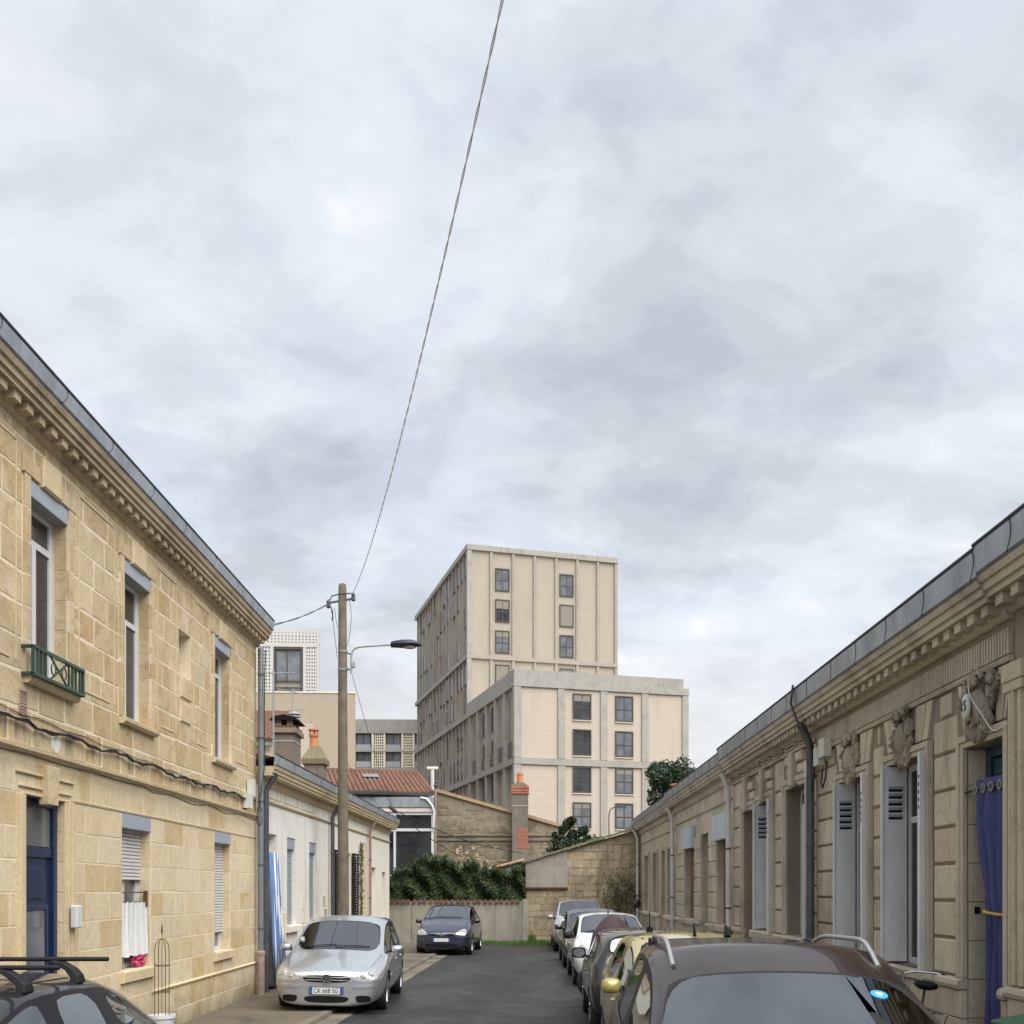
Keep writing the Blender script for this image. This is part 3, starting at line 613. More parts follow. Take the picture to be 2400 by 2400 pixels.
wall_thing('cable_loop', mb, 'cable', 'loop of spare cable at the corner of limestone house', 'cable')
# ================================================================== left: row of white single-storey houses
WB, WR = (-5.026, 0, 0), R(90) - .0183
def cottage(name, label, x0, x1, ops, wallmat, zt, cmat, dentmat=None):
    h = empty(name, WB, WR, label, 'house')
    w = wall_panel(MB(), x0, x1, -.05, zt-.3, ops, 0, .26).build('wall', M[wallmat], h); mass(h, x0, x1, zt-.3, M[wallmat], .263)
    cornice(h, x0, x1, zt, .34, .20, cmat, None, 2.2, .16)
    MB().prism_x([(.1,zt-.83),(-.025,zt-.83),(-.05,zt-.80),(-.05,zt-.775),(.1,zt-.76)], x0+.002, x1-.002).build('string_course', M[cmat], h)
    return h, w
CA, wA = cottage('white_cottage', 'white stained single-storey house with grey shuttered windows and zinc gutter', 18.76, 25.18, [(19.3, 20.1, .06, 3.03), (20.97, 21.70, 1.22, 3.03), (23.05, 23.80, 1.22, 3.03)], 'render', 4.42, 'cornice_pale' if 'cornice_pale' in M else 'lime_trim')
for x0, x1 in ((20.97, 21.70), (23.05, 23.80)):
    sw = roller(CA, x0, x1, 1.22, 2.80, .08, 'slatgrey', .05); MB().box(x0+.003, x1-.003, .02, .12, 2.80, 3.027).build('shutter_box', M['shutterbox'], sw)
    MB().stone(x0-.14, x1+.14, 1.08, 1.217, -.10, .1, .012).build('window_sill', M['render'], CA)
    MB().box(x0, x1, .16, .2, 1.22, 3.03).build('pane', M['glass'], sw)
MB().box(19.3, 20.1, .16, .22, .06, 3.03).build('front_door', M['cream'], CA)
for x0 in (19.3, 20.75, 22.3): 
    frame_rect(MB(), x0, x0+1.15, 3.70, 3.92, -.012, .0, .02).build('frieze_panel', M['lime_trim'], CA)
for k in range(5):                                   # plaster fallen off: bare stones at the foot
    x = 20.2 + k*1.05 + random.uniform(0,.3)
    if any(a-.15 < x < b+.15 for a, b in ((20.97,21.7),(23.05,23.8))): x += .9
    for j in range(random.randint(2, 4)): MB().stone(x+random.uniform(-.25,.1), x+random.uniform(.2,.5), .55+.33*j, .85+.33*j, -.012, .0, .01, .02).build('bare_stone', M['mortar'], wA)
downpipe(CA, 18.95, .06, 4.1, -.10, .05, 'zincdark', None, -.3)
CB, wB = cottage('stone_cottage', 'cream stone house with black louvred shutters behind the wooden pole', 25.19, 30.88, [(26.6, 28.3, .95, 2.95)], 'render2', 4.42, 'lime_trim')
sh = window(CB, 26.6, 28.3, .95, 2.95, .14, 'upvc', 'glass', .07)
for x0, x1 in ((25.75, 26.55), (28.35, 29.2)):
    mb = frame_rect(MB(), x0, x1, .95, 2.97, -.07, -.03, .05); z = 1.03
    while z < 2.9: mb.prism_x([(-.065, z), (-.035, z+.035), (-.035, z+.045), (-.065, z+.012)], x0+.05, x1-.05); z += .075
    mb.build('shutter', M['black'], CB)
for k, z in enumerate((.4, .9, 1.4, 1.9, 2.4, 2.9)): MB().stone(30.1, 30.8, z, z+.47, -.02, .02, .015).build('quoin_stone', M['lime_trim'], wB)
downpipe(CB, 25.22, .06, 4.05, -.10, .05, 'zincdark', .9, -.3)
CC, wC = cottage('cream_cottage', 'plain cream rendered house at the far left end', 30.89, 35.9, [(31.7, 32.8, .06, 2.66), (34.2, 34.95, .9, 2.55)], 'render2', 4.42, 'lime_trim')
MB().box(31.7, 32.8, .14, .2, .06, 2.66).build('front_door', M['cream'], CC); window(CC, 34.2, 34.95, .9, 2.55, .12, 'upvc', 'glass_lit', .06)
downpipe(CC, 31.05, .06, 4.05, -.10, .045, 'rustpipe', None, -.3)
# striped door curtain (outside the first white house)
mb = MB(); n = 22; vs = []
for i in range(n+1):
    t = i/n; dy = .03*math.sin(i*1.5)
    for z, s in ((2.66, .74), (1.9, .82), (1.0, 1.0), (.2, 1.22)): vs.append((19.32 + t*.80*s, -.06 - .10*(2.66-z)/2.4 + dy, z))
mb.add(vs, [(4*i+j, 4*i+4+j, 4*i+5+j, 4*i+1+j) for i in range(n) for j in range(3)])
o = mb.build('door_curtain', M['stripes'], None, smooth=True); o.location = WB; o.rotation_euler = (0, 0, WR); tag(o, 'blue and white striped curtain over cottage doorway', 'curtain')
s_ = o.modifiers.new('solid', 'SOLIDIFY'); s_.thickness = .006
# bare climber with a stem on the stone cottage
mb = MB(); mb.tube([(29.75+.05*math.sin(i*1.9), -.05, .06+.19*i) for i in range(17)], [.03-.001*i for i in range(17)], 6)
for i in range(500):
    t = random.random()**.8; x, z = 29.75 + random.gauss(0, .10+.08*t), .2 + t*3.1; a = random.uniform(0, 6.3); r = random.uniform(.03,.06); mb.add([(x, -.03, z), (x+r*math.cos(a), -.08, z+r*math.sin(a)), (x+r*1.6*math.cos(a+.5), -.05, z+r*1.6*math.sin(a+.5))], [(0,1,2)])
o = mb.build('wall_climber', M['weed']); o.location = WB; o.rotation_euler = (0,0,WR); tag(o, 'thin dark climbing plant on stone cottage wall', 'plant')
# ================================================================== right: row of single-storey limestone houses
RB, RR = (3.83, 0, 0), math.atan2(-1, -.022)         # local x runs towards the camera: x = -depth
RIV = lambda a, b: (-b, -a)
def lump(mb, c, r, seed, n=1, amp=.25):
    b = bmesh.new(); bmesh.ops.create_icosphere(b, subdivisions=2, radius=1)
    rr = random.Random(seed); ph = [(rr.uniform(2,5), rr.uniform(0,6)) for _ in range(3)]
    vs = []
    for v in b.verts:
        k = 1 + amp*math.sin(v.co.x*ph[0][0]+ph[0][1])*math.sin(v.co.z*ph[1][0]+ph[1][1])
        vs.append((c[0]+v.co.x*r[0]*k, c[1]+v.co.y*r[1]*k, c[2]+v.co.z*r[2]*k))
    mb.add(vs, [[v.index for v in f.verts] for f in b.faces]); b.free()
def cartouche(par, x, z, w, h, seed, number=None, name='cartouche'):
    mb = MB(); q = random.Random(seed)
    lump(mb, (x, -.06, z-h*.02), (w*.20, .07, h*.30), seed, amp=.08)                      # shield
    for s in (-1, 1):
        mb.tube([(x+s*(w*.13+.075*(1-t/12)*math.cos(t*.75)), -.10-.004*t, z+h*.36+.075*(1-t/12)*math.sin(t*.75)) for t in range(11)], [.026-.0015*t for t in range(11)], 6)   # scrolls
        mb.tube([(x+s*w*.22, -.05, z+h*.25), (x+s*w*.30, -.07, z+h*.05), (x+s*w*.27, -.06, z-h*.15), (x+s*w*.34, -.05, z-h*.32), (x+s*w*.26, -.06, z-h*.44)], [.02,.03,.026,.02,.01], 6)
        for i in range(16):
            t = i/15; a = (x+s*w*(.25+.12*math.sin(t*5.1+seed)+q.uniform(-.05,.09)), -.03-q.uniform(0,.05), z+h*(.46-.95*t))
            lump(mb, a, (w*q.uniform(.03,.065), q.uniform(.02,.045), h*q.uniform(.05,.10)), seed*31+i*2+s, amp=.6)
    for i in range(9): lump(mb, (x+w*(i-4)*.075, -.055, z-h*(.36+.10*math.cos((i-4)*.5))), (w*.03, .035, h*q.uniform(.09,.19)), seed*7+i, amp=.4)   # hanging leaves
    lump(mb, (x, -.09, z+h*.40), (w*.10, .05, h*.13), seed+3, amp=.4)
    o = mb.build(name, M['carved'], par, smooth=True, angle=28)
    if number:
        pl_ = MB().revolve([(0,-.028),(.07,-.026),(.085,-.018),(.09,0)], (0,0,0), 'y', 24).build('number_plate', M['plasticbox'], o, smooth=True); pl_.location = (x-.03, -.145, z-.01); pl_.scale = (.82, 1, 1.25)
        text_mesh(number, .125, M['zincdark'], 'house_number', o, (x-.03, -.178, z-.01), (R(90), 0, 0), .003)
    return o
def flat_arch(par, mat, x0, x1, z0, z1, key, n=2, ext=.34):     # wedge stones over an opening
    xm = (x0+x1)/2
    xs0 = [xm-key*.5, xm-key*.5-(x1-x0)*.18, x0-.02, x0-ext]; xs1 = [xm-key*.62, xm-key*.62-(x1-x0)*.25, x0-.16, x0-ext]
    for i in range(2):
        for s in (1, -1):
            a = [(xs0[i+1]+.012, z0), (xs0[i]-.012, z0), (xs1[i]-.012, z1), (xs1[i+1]+.012, z1)]
            if s < 0: a = [(2*xm-x, z) for x, z in a][::-1]
            MB().prism_y(a, -.016, .05).build('voussoir', M[mat], par, bevel=.006)
def architrave(par, mat, x0, x1, z0, z1, w=.11):
    mb = MB()
    for a, b, y in ((0, w*.45, -.035), (w*.45+.001, w, -.052)):
        mb.box(x0-b, x0-a, y, .01, z0, z1+b); mb.box(x1+a, x1+b, y, .01, z0, z1+b); mb.box(x0-a, x1+a, y-.001, .01, z1+a, z1+b)
    return mb.build('architrave', M[mat], par, bevel=.005)
def rhouse(name, label, Da, Db, ops, zt, zinc, wallz, mat='grey_lime', plz=1.16, dent=None, mort='grey_mortar', proj=.30, dh=.12):
    x0, x1 = -Db, -Da; h = empty(name, RB, RR, label, 'house')
    w = wall_panel(MB(), x0, x1, -.05, zt-zinc-.1, ops, .012, .25).build('wall', M[mort], h); mass(h, x0, x1, zt-zinc-.1, M[mat], .266)
    cornice(h, x0, x1, zt, proj, zinc, 'grey_trim', dent, 1.0, dh)
    return h, w, x0, x1
def plinth(h, w, x0, x1, ops, z=1.16, step=.8):
    ashlar(w, M['grey_lime'], x0, x1, [-.02, .42, .80, z-.10], ops, (.6, 1.1), .008, -.05, .06, .006, .002, .002)
    for a, b in cut(x0, x1, [(o[0], o[1]) for o in ops if o[2] < .5]):
        MB().prism_x([(.06, z-.095), (-.075, z-.095), (-.085, z-.06), (-.075, z-.02), (-.03, z), (.06, z)], a, b).build('plinth_cap', M['grey_trim'], h)
def shutters(par, x0, x1, z0, z1, label=None):
    # folded metal leaves: one lies across the far reveal, one stands at the near jamb
    far = MB(); y0, y1 = -.10, .17; xf = x0+.05
    far.box(xf-.035, xf, y0, y1, z0+.02, z1-.01); far.box(xf-.012, xf+.02, y0-.012, y0+.012, z0+.02, z1-.01)
    o = far.build('shutter', M['shutpaint'], par, bevel=.004)
    for i in range(5):
        zz = z1-.22-.075*i; MB().prism_y([(xf+.0005, zz), (xf+.022, zz-.008), (xf+.022, zz-.03), (xf+.0005, zz-.034)], y0+.07, y1-.05).build('louvre', M['shutterbox'], o)
        MB().box(xf+.0005, xf+.003, y0+.072, y1-.052, zz-.058, zz-.035).build('slot', M['black'], o)
    nr = MB(); xn = x1-.04
    nr.add([(xn, .14, z0), (xn+.03, .14, z0), (xn+.11, -.11, z0), (xn+.08, -.12, z0), (xn, .14, z1), (xn+.03, .14, z1), (xn+.11, -.11, z1), (xn+.08, -.12, z1)], [(0,3,2,1),(4,5,6,7),(0,1,5,4),(1,2,6,5),(2,3,7,6),(3,0,4,7)])
    nr.box(xn-.06, xn-.03, -.07, .14, z0, z1-.01)
    o = nr.build('shutter', M['shutpaint'], par, bevel=.003)
    for i in range(5): MB().box(xn+.086, xn+.100, -.118, -.1045, z1-.25-.075*i, z1-.215-.075*i).build('slot', M['black'], o)
# ---------------- house number 15
o1, o2, od = (*RIV(10.03, 11.13), 1.16, 3.29), (*RIV(11.80, 12.92), 1.16, 3.29), (*RIV(8.36, 9.147), .12, 3.21)
H1, w1, x0, x1 = rhouse('shuttered_house', 'carved limestone house with grey shutters and teal door numbered 15', 8.25, 13.98, [o1, o2, od], 4.69, .25, 4.2, dent=.25)
plinth(H1, w1, x0, x1, [od])
cs = [1.165 + .343*i for i in range(7)] + [3.56, 3.79]
bl = [(a-.16, b+.16, c, 3.42) for a, b, c, d in (o1, o2, od)] + [(a-.30, b+.30, 3.42, 3.9) for a, b, c, d in (o1, o2, od)]
ashlar(w1, M['grey_lime'], x0+.02, x1-.02, cs, bl, (.5, .7), .03, -.012, .05, .012, .001, .002)
for q in (o1, o2, od):
    flat_arch(w1, 'grey_lime', q[0], q[1], q[3]+.14, 3.79, .42); architrave(H1, 'grey_trim', q[0], q[1], max(q[2], 1.165), q[3])
for s, q in enumerate((o1, o2)): cartouche(H1, (q[0]+q[1])/2, 3.53, .56, .56, 11+s)
cartouche(H1, (od[0]+od[1])/2, 3.53, .72, .54, 19, '15')
MB().prism_x([(.05,3.80),(-.03,3.80),(-.045,3.83),(-.03,3.845),(-.0,3.85),(.05,3.85)], x0, x1).build('string_course', M['grey_trim'], H1)
mb = MB(); x = x0+.05
while x < x1-.05: mb.box(x, x+.030, -.022, .02, 3.865, 4.075); x += .053
fr_ = mb.build('fluted_frieze', M['grey_trim'], H1); fr_['kind'] = 'stuff'
for q in (o1, o2):
    window(H1, q[0], q[1], q[2], q[3], .19, 'upvc', 'glass', .07, 2.7); shutters(H1, *q)
    MB().stone(q[0]-.08, q[1]+.08, 1.07, 1.158, -.10, .2, .01).build('window_sill', M['grey_trim'], H1)
d_ = frame_rect(MB(), od[0]+.003, od[1]-.003, od[2], od[3]-.003, .17, .25, .09); d_.box(od[0]+.1, od[1]-.1, .20, .25, od[2], od[3]-.1)
for z0, z1 in ((.3, 1.0), (1.15, 2.2), (2.45, 3.0)): frame_rect(d_, od[0]+.15, od[1]-.15, z0, z1, .185, .2, .035); d_.box(od[0]+.2, od[1]-.2, .19, .2, z0+.06, z1-.06)
dd = d_.build('front_door', M['tealdoor'], H1, bevel=.005); MB().box(od[0]+.15, od[0]+.20, .12, .18, 1.45, 1.7).build('door_handle', M['black'], dd)
for i, zz in enumerate([.12+.345*k for k in range(9)]): MB().box(od[0]-.006, od[0]+.006, .022, .17, zz+.005, min(zz+.34, 3.2)).build('reveal_stone', M['grey_lime'], w1)
MB().box(od[0]-.05, od[1]+.05, -.25, .2, .0, .2).build('door_step', M['kerb'], H1, bevel=.012)
MB().box(od[0]+.006, od[0]+.02, .07, .115, 1.74, 1.80).build('bell_push', M['black'], H1)
downpipe(H1, -13.90, .9, 4.2, -.12, .055, 'zincdark', .95, -.27)
# ---------------- the next house towards the camera: only its moulded pilaster shows
H0, w0, x0, x1 = rhouse('pilaster_house', 'pale limestone house with moulded pilaster at right edge', 5.6, 8.24, [], 4.72, .25, 4.2, dent=.25)
plinth(H0, w0, x0, x1, [], 1.19)
mb = MB()
for a, b, y in ((.0, .30, -.05), (.05, .11, -.075), (.13, .17, -.085), (.20, .27, -.07)): mb.box(x0+a+.01, x0+b, y, .02, 1.195, 3.75)
mb.box(x0+.005, x0+.32, -.092, .02, 3.52, 3.60); mb.box(x0+.005, x0+.34, -.105, .02, 3.60, 3.74); mb.build('pilaster', M['grey_lime'], H0, bevel=.008)
ashlar(w0, M['grey_lime'], x0+.42, x1, [1.195+.343*i for i in range(9)], [], (.6, .9), .02, -.012, .05, .01)
# ---------------- second house: carved lintels, three tall openings
q1, q2, q3 = (*RIV(14.55, 15.70), 1.27, 3.47), (*RIV(16.60, 17.65), 1.27, 3.42), (*RIV(18.05, 18.95), .12, 3.38)
H2, w2, x0, x1 = rhouse('carved_lintel_house', 'limestone house with tall grey shutter and small double dentil cornice', 13.99, 19.98, [q1, q2, q3], 4.69, .25, 4.2, dent=.17)
plinth(H2, w2, x0, x1, [q3], 1.25)
bl = [(a-.17, b+.17, c, 3.98) for a, b, c, d in (q1, q2, q3)]
ashlar(w2, M['grey_lime'], x0+.02, x1-.02, [1.255+.375*i for i in range(7)] + [3.98], bl, (.45, .7), .03, -.012, .05, .012, .001, .002)
for q in (q1, q2, q3):
    architrave(H2, 'grey_trim', q[0], q[1], max(q[2], 1.255), q[3], .15)
    xm = (q[0]+q[1])/2; MB().stone(xm-.09, xm+.09, q[3]+.0, 3.97, -.11, .03, .02).build('keystone', M['grey_trim'], H2)
    for s in (-1, 1):
        for k in range(2): MB().stone(xm+s*.13 if s > 0 else xm-.13-.36, xm+.13+.36 if s > 0 else xm-.13, q[3]+.18+k*.17, q[3]+.32+k*.17, -.03-.03*k, .03, .02).build('lintel_panel', M['grey_lime'], w2)
MB().prism_x([(.05,3.98),(-.04,3.98),(-.055,4.0),(-.03,4.03),(.05,4.03)], x0, x1).build('string_course', M['grey_trim'], H2)
n = 7
for i in range(n):
    a = x0+.1+i*(x1-x0-.2)/n; frame_rect(MB(), a+.03, a+.60, 4.05, 4.13, -.03, .02, .02).build('frieze_panel', M['grey_trim'], H2)
for q, zz in ((q1, 2.8), (q2, 2.8)):
    window(H2, q[0], q[1], q[2], q[3], .2, 'upvc', 'glass', .07, zz); MB().stone(q[0]-.2, q[1]+.2, 1.12, 1.262, -.14, .2, .02).build('window_sill', M['grey_trim'], H2)
shutters(H2, *q2); MB().box(q3[0]+.003, q3[1]-.003, .2, .25, .12, q3[3]).build('front_door', M['cream'], H2)
MB().box(q1[1]-.04, q1[1]-.002, -.05, .15, q1[2], q1[3]-.3).build('shutter', M['shutpaint'], H2)
downpipe(H2, -19.85, 1.1, 4.2, -.12, .05, 'whitepipe', 1.2, -.27); downpipe(H2, -14.12, .1, 3.2, -.07, .03, 'zincpipe')
# ---------------- third house: pale boards over the windows
r1, r2, r3 = (*RIV(20.35, 21.80), 1.23, 3.22), (*RIV(22.85, 23.90), .12, 3.24), (*RIV(24.9, 26.5), 1.23, 3.22)
H3, w3, x0, x1 = rhouse('boarded_house', 'plain stained limestone house with pale blue boards over windows', 19.99, 28.28, [r1, r2, r3], 4.60, .22, 4.2, dh=.16, mort='grey_lime')
plinth(H3, w3, x0, x1, [r2], 1.22)
bl = [(a-.0, b+.0, c, d) for a, b, c, d in (r1, r2, r3)]
ashlar(w3, M['grey_lime'], x0+.02, x1-.02, [1.225+.335*i for i in range(7)], bl, (.5, .9), .03, -.014, .05, .012, .001, .002)
MB().prism_x([(.05,3.72),(-.02,3.72),(-.03,3.74),(-.0,3.76),(.05,3.76)], x0, x1).build('string_course', M['grey_trim'], H3)
for q, rm in ((r1, 'brownpanel'), (r3, 'brownpanel')):
    b_ = roller(H3, q[0], q[1], q[2], q[3], .15, rm, .06); MB().box(q[0]-.06, q[1]+.06, -.10, .0, q[3]-.24, q[3]+.30).build('pale_board', M['board'], H3, bevel=.01)
    MB().stone(q[0]-.25, q[1]+.25, 1.10, 1.226, -.13, .2, .015).build('window_sill', M['grey_trim'], H3)
MB().box(r2[0]+.003, r2[1]-.003, .18, .24, .12, r2[3]).build('front_door', M['wood'], H3)
downpipe(H3, -28.1, .1, 4.2, -.12, .05, 'whitepipe', None, -.27)
# ---------------- fourth house at the end of the row
s1, s2, s3, s4 = (*RIV(28.7, 29.9), 1.22, 3.14), (*RIV(30.75, 31.6), .12, 3.14), (*RIV(32.5, 33.6), 1.22, 3.14), (*RIV(34.9, 36.3), 1.22, 3.13)
H4, w4, x0, x1 = rhouse('end_house', 'weathered limestone house with four openings at the end of row', 28.29, 37.95, [s1, s2, s3, s4], 4.52, .20, 4.2, dh=.16, mort='grey_lime')
plinth(H4, w4, x0, x1, [s2], 1.2)
MB().prism_x([(.05,3.62),(-.02,3.62),(-.03,3.64),(-.0,3.66),(.05,3.66)], x0, x1).build('string_course', M['grey_trim'], H4)
for q in (s1, s3, s4):
    window(H4, q[0], q[1], q[2], q[3], .18, 'wood', 'glass', .08); MB().stone(q[0]-.15, q[1]+.15, 1.09, 1.216, -.1, .2, .015).build('window_sill', M['mortar'], H4)
    architrave(H4, 'grey_lime', q[0], q[1], 1.21, q[3], .10)
MB().box(s2[0]+.003, s2[1]-.003, .18, .24, .12, s2[3]).build('front_door', M['wood'], H4)
downpipe(H4, -37.8, .1, 4.15, -.12, .05, 'whitepipe', None, -.27)
# ---------------- things fixed to the right-hand row
def rthing(name, mb, mat, label, cat, group=None, smooth=False):
    o = mb.build(name, M[mat], None, smooth=smooth); o.location = RB; o.rotation_euler = (0, 0, RR); return tag(o, label, cat, group)
for x, z, a, lab in ((-13.62, 3.72, .20, 'pale junction box nearest the shuttered house downpipe'), (-13.35, 3.80, .26, 'larger tilted pale junction box under fluted frieze'), (-14.12, 3.62, .16, 'narrow pale junction box left of the dark downpipe')):
    rthing('junction_box', MB().box(x-a/2, x+a/2, -.13, -.03, z-.12, z+.12), 'plasticbox', lab, 'junction box', 'junction boxes on the right row')
mb = MB(); mb.tube([(-13.3,-.06,3.62),(-13.25,-.1,3.4),(-13.38,-.1,3.28),(-13.52,-.08,3.36),(-13.55,-.05,3.55)], .012, 6); mb.tube([(-14.0,-.33,4.75),(-14.0,-.36,4.5),(-13.9,-.30,4.25),(-13.8,-.16,4.0),(-13.72,-.12,3.5),(-13.8,-.12,3.3)], .016, 6)
mb.tube([(-14.2,-.03,3.5),(-14.6,-.05,3.42),(-15.0,-.06,3.50)], .011, 6); rthing('hanging_cable', mb, 'cable', 'black cable dropping over gutter beside dark downpipe', 'cable')
mb = MB(); mb.tube([(-8.78,-.10,3.76),(-8.74,-.15,3.70),(-8.68,-.17,3.62),(-8.60,-.17,3.53),(-8.52,-.16,3.45),(-8.44,-.15,3.37),(-8.38,-.14,3.30),(-8.33,-.13,3.25),(-8.27,-.12,3.235),(-8.18,-.12,3.25),(-8.0,-.14,3.26)], .0045, 6); rthing('white_wire', mb, 'whitepipe', 'thin pale wire hanging across the carved number 15', 'wire')
# violet-blue door curtain tied back with a yellow rope
cu = empty('tied_curtain', RB, RR, 'violet blue curtain tied with yellow rope in teal doorway', 'curtain')
mb = MB(); n = 30; rows = [(2.90, .0, .62), (2.78, .005, .62), (2.55, .03, .60), (2.2, .11, .52), (1.9, .22, .42), (1.76, .28, .34), (1.55, .26, .38), (1.1, .22, .46), (.7, .19, .50), (.3, .16, .54)]; vs = []
xr = od[1]-.005
for i in range(n+1):
    t = i/n
    for z, off, wd in rows:
        wdt = .60 - off*1.0
        vs.append((xr - .60 + off + t*wdt + .012*math.sin(z*5+t*9), .0 + .05*math.sin(t*19+z*.5+.6*math.sin(t*7+z*2))*(.55+.45*wd)*(.3 if z > 2.7 else 1) + (.012*math.sin(z*9+t*13) if z < 2.7 else 0), z + (.012*math.sin(t*8) if z < 2.8 else 0)))
k = len(rows); mb.add(vs, [(k*i+j, k*i+k+j, k*i+k+1+j, k*i+1+j) for i in range(n) for j in range(k-1)])
c_ = mb.build('curtain', M['fabric_blue'], cu, smooth=True); s_ = c_.modifiers.new('solid', 'SOLIDIFY'); s_.thickness = .006
for i in range(4): MB().revolve([(.030,-.008),(.042,-.008),(.042,.008),(.030,.008),(.030,-.008)], (xr-.53+i*.155, -.022, 2.82), 'y', 16).build('eyelet', M['alloy'], cu)
for i in range(4): MB().revolve([(0,-.006),(.030,-.006),(.030,.006),(0,.006)], (xr-.53+i*.155, -.024, 2.82), 'y', 14).build('eyelet_hole', M['black'], cu)
MB().tube([(od[0]+.01,-.01,2.82),(od[1]-.005,-.01,2.82)], .012, 8).build('rod', M['iron'], cu)
MB().tube([(xr-.17+.19*math.cos(a*.52), .0+.075*math.sin(a*.52), 1.76-.015*math.cos(a*.52)) for a in range(12)], .012, 6, True).build('tie_rope', M['yellowtie'], cu)
# ================================================================== end of the street
def leaves(mb, fn, n, size, droop=.3):
    for _ in range(n):
        p, nr = fn(); r = size * random.uniform(.6, 1.3); a = Vector(nr) + Vector((random.gauss(0,.6), random.gauss(0,.6), random.gauss(0,.6)))
        if a.length < .01: continue
        a.normalize(); t = a.orthogonal().normalized(); t.rotate(Matrix.Rotation(random.uniform(0, 6.28), 3, a)); b = a.cross(t); t = (t - Vector((0,0,droop))).normalized(); p = Vector(p)
        mb.add([p - t*r, p + b*r*.45 + a*r*.1, p + t*r, p - b*r*.45 + a*r*.1], [(0,1,2,3)])
# old masonry gable wall closing the right side
EW = empty('gable_wall', (0, 38.0, 0), 0, 'old stone gable wall with sloping tiled top closing the street', 'wall')
zt_ = lambda X: 2.99 + (X-.44)*.301
bk = MB().prism_y([(.44, -.05), (4.95, -.05), (4.95, zt_(4.95)-.03), (.44, 2.96)], .03, .35).build('wall', M['rubble_bed'], EW)
z = -.02; k = 0
while z < 4.2:
    h = random.choice((.22, .26, .30)); lo = max(.45, (z+h-2.99)/.301+.46)
    if lo < 4.9: ashlar(bk, M['endstone'], lo, 4.94, [z, z+h], [], (.30, .62), .012, .018, .1, .008, .016, .012)
    z += h
MB().prism_y([(.43, 2.06), (1.97, 2.06), (1.97, zt_(1.97)-.02), (.43, 2.97)], -.045, .03).build('render_patch', M['yardwall'], EW)
MB().box(.40, 2.0, -.10, .03, 2.00, 2.055).build('tile_ledge', M['terracotta'], EW, bevel=.01)
n = 16
for i in range(n):
    a, b = .30 + (4.35)*i/n, .30 + 4.35*(i+1)/n
    ct = MB().add([(a, -.14, zt_(a)-.02), (b+.05, -.14, zt_(b+.05)-.005), (b+.05, .42, zt_(b+.05)+.01), (a, .42, zt_(a)), (a, -.14, zt_(a)+.055), (b+.05, -.14, zt_(b+.05)+.07), (b+.05, .42, zt_(b+.05)+.09), (a, .42, zt_(a)+.075)],
        [(0,3,2,1),(4,5,6,7),(0,1,5,4),(1,2,6,5),(2,3,7,6),(3,0,4,7)]).build('coping_tile', M['moss'], EW); ct.location = (0, -.012*(i % 2) - random.uniform(0,.004), .014*(i % 2))
# lean-to roof running down to the left
LT = empty('lean_to', (0, 38.6, 0), 0, 'small lean-to roof of old tiles and zinc behind hedge', 'roof')
MB().prism_y([(-1.15, 2.60), (.5, 3.02), (.5, 3.10), (-1.15, 2.68)], -.15, 1.6).build('roof', M['moss'], LT)
MB().prism_y([(-.9, 2.58), (.45, 2.72), (.45, 3.0), (-.9, 2.62)], -.05, -.02).build('zinc_cheek', M['zinc'], LT)
for i in range(5): MB().tube([(-1.1+.3*i, -.2, 2.69+.078*i), (-.82+.3*i, -.2, 2.77+.078*i)], .06, 8).build('roof_tile', M['pot' if i == 1 else 'coping'], LT)
MB().box(-.2, .45, .0, 1.4, -.05, 2.66).build('wall', M['rubble_bed'], LT)
# garden wall with tile coping
GW = empty('garden_wall', (0, 37.3, 0), 0, 'low grey cement garden wall with tile coping below hedge', 'wall')
MB().box(-3.72, .42, 0, .22, -.05, 1.55).build('wall', M['yardwall'], GW); MB().box(-4.75, -3.735, .02, .22, -.05, 1.53).build('wall', M['yardwall'], GW); MB().box(.30, .52, -.05, .25, -.05, 1.62).build('wall_pier', M['yardwall'], GW)
for i in range(25):
    x = -4.65 + .2*i + random.uniform(-.02,.02); MB().revolve([(.075, -.12), (.078, .02), (.066, .24), (0, .24)], (x, .04, 1.535), 'y', 10).build('coping_tile', M['terracotta'], GW)
# hedge
HP = [(-4.65, 2.35), (-4.2, 2.55), (-3.6, 2.95), (-3.0, 3.12), (-2.4, 2.95), (-2.1, 2.75), (-1.65, 2.85), (-1.1, 2.72), (-.6, 2.55), (-.1, 2.6), (.4, 2.65)]
def hp(x):
    for (a, b), (c, d) in zip(HP, HP[1:]):
        if a <= x <= c: return b + (d-b)*(x-a)/(c-a)
    return 2.5
def hedge_pt():
    x = random.uniform(-4.65, .42); t = hp(x) + .10*math.sin(x*7) + .07*math.sin(x*17+1)
    if random.random() < .35: return (x, 37.6+random.random()*1.4, t + random.gauss(0, .07)), (0, -.3, 1)
    z = 1.45 + random.random()**.8*(t-1.45); bul = .22*math.sin(x*3.1+z*2.3)*math.sin(z*4.1+x) + .12*math.sin(x*9+z*5)
    return (x, 37.72 - bul + (z-1.5)*.16 + abs(random.gauss(0, .12)), z), (0, -1, .45)
mb = MB(); leaves(mb, hedge_pt, 21000, .055)
for _ in range(70):                                 # stray shoots
    x = random.uniform(-4.6, .4); z0 = hp(x); a = random.uniform(-.5, .5); L_ = random.uniform(.12, .38); y0 = random.uniform(37.6, 38.3)
    leaves(mb, lambda: ((x + a*(u := random.random())*L_, y0 - .1*u, z0 + u*L_), (random.uniform(-1,1), -1, .4)), 12, .05)
HG = empty('hedge', (-2, 38, 0), 0, 'dense dark green hedge growing over the garden wall', 'hedge')
f = mb.build('foliage', M['ivy'], HG); f.location = (2, -38, 0); f['kind'] = 'stuff'
core = MB(); n = 24
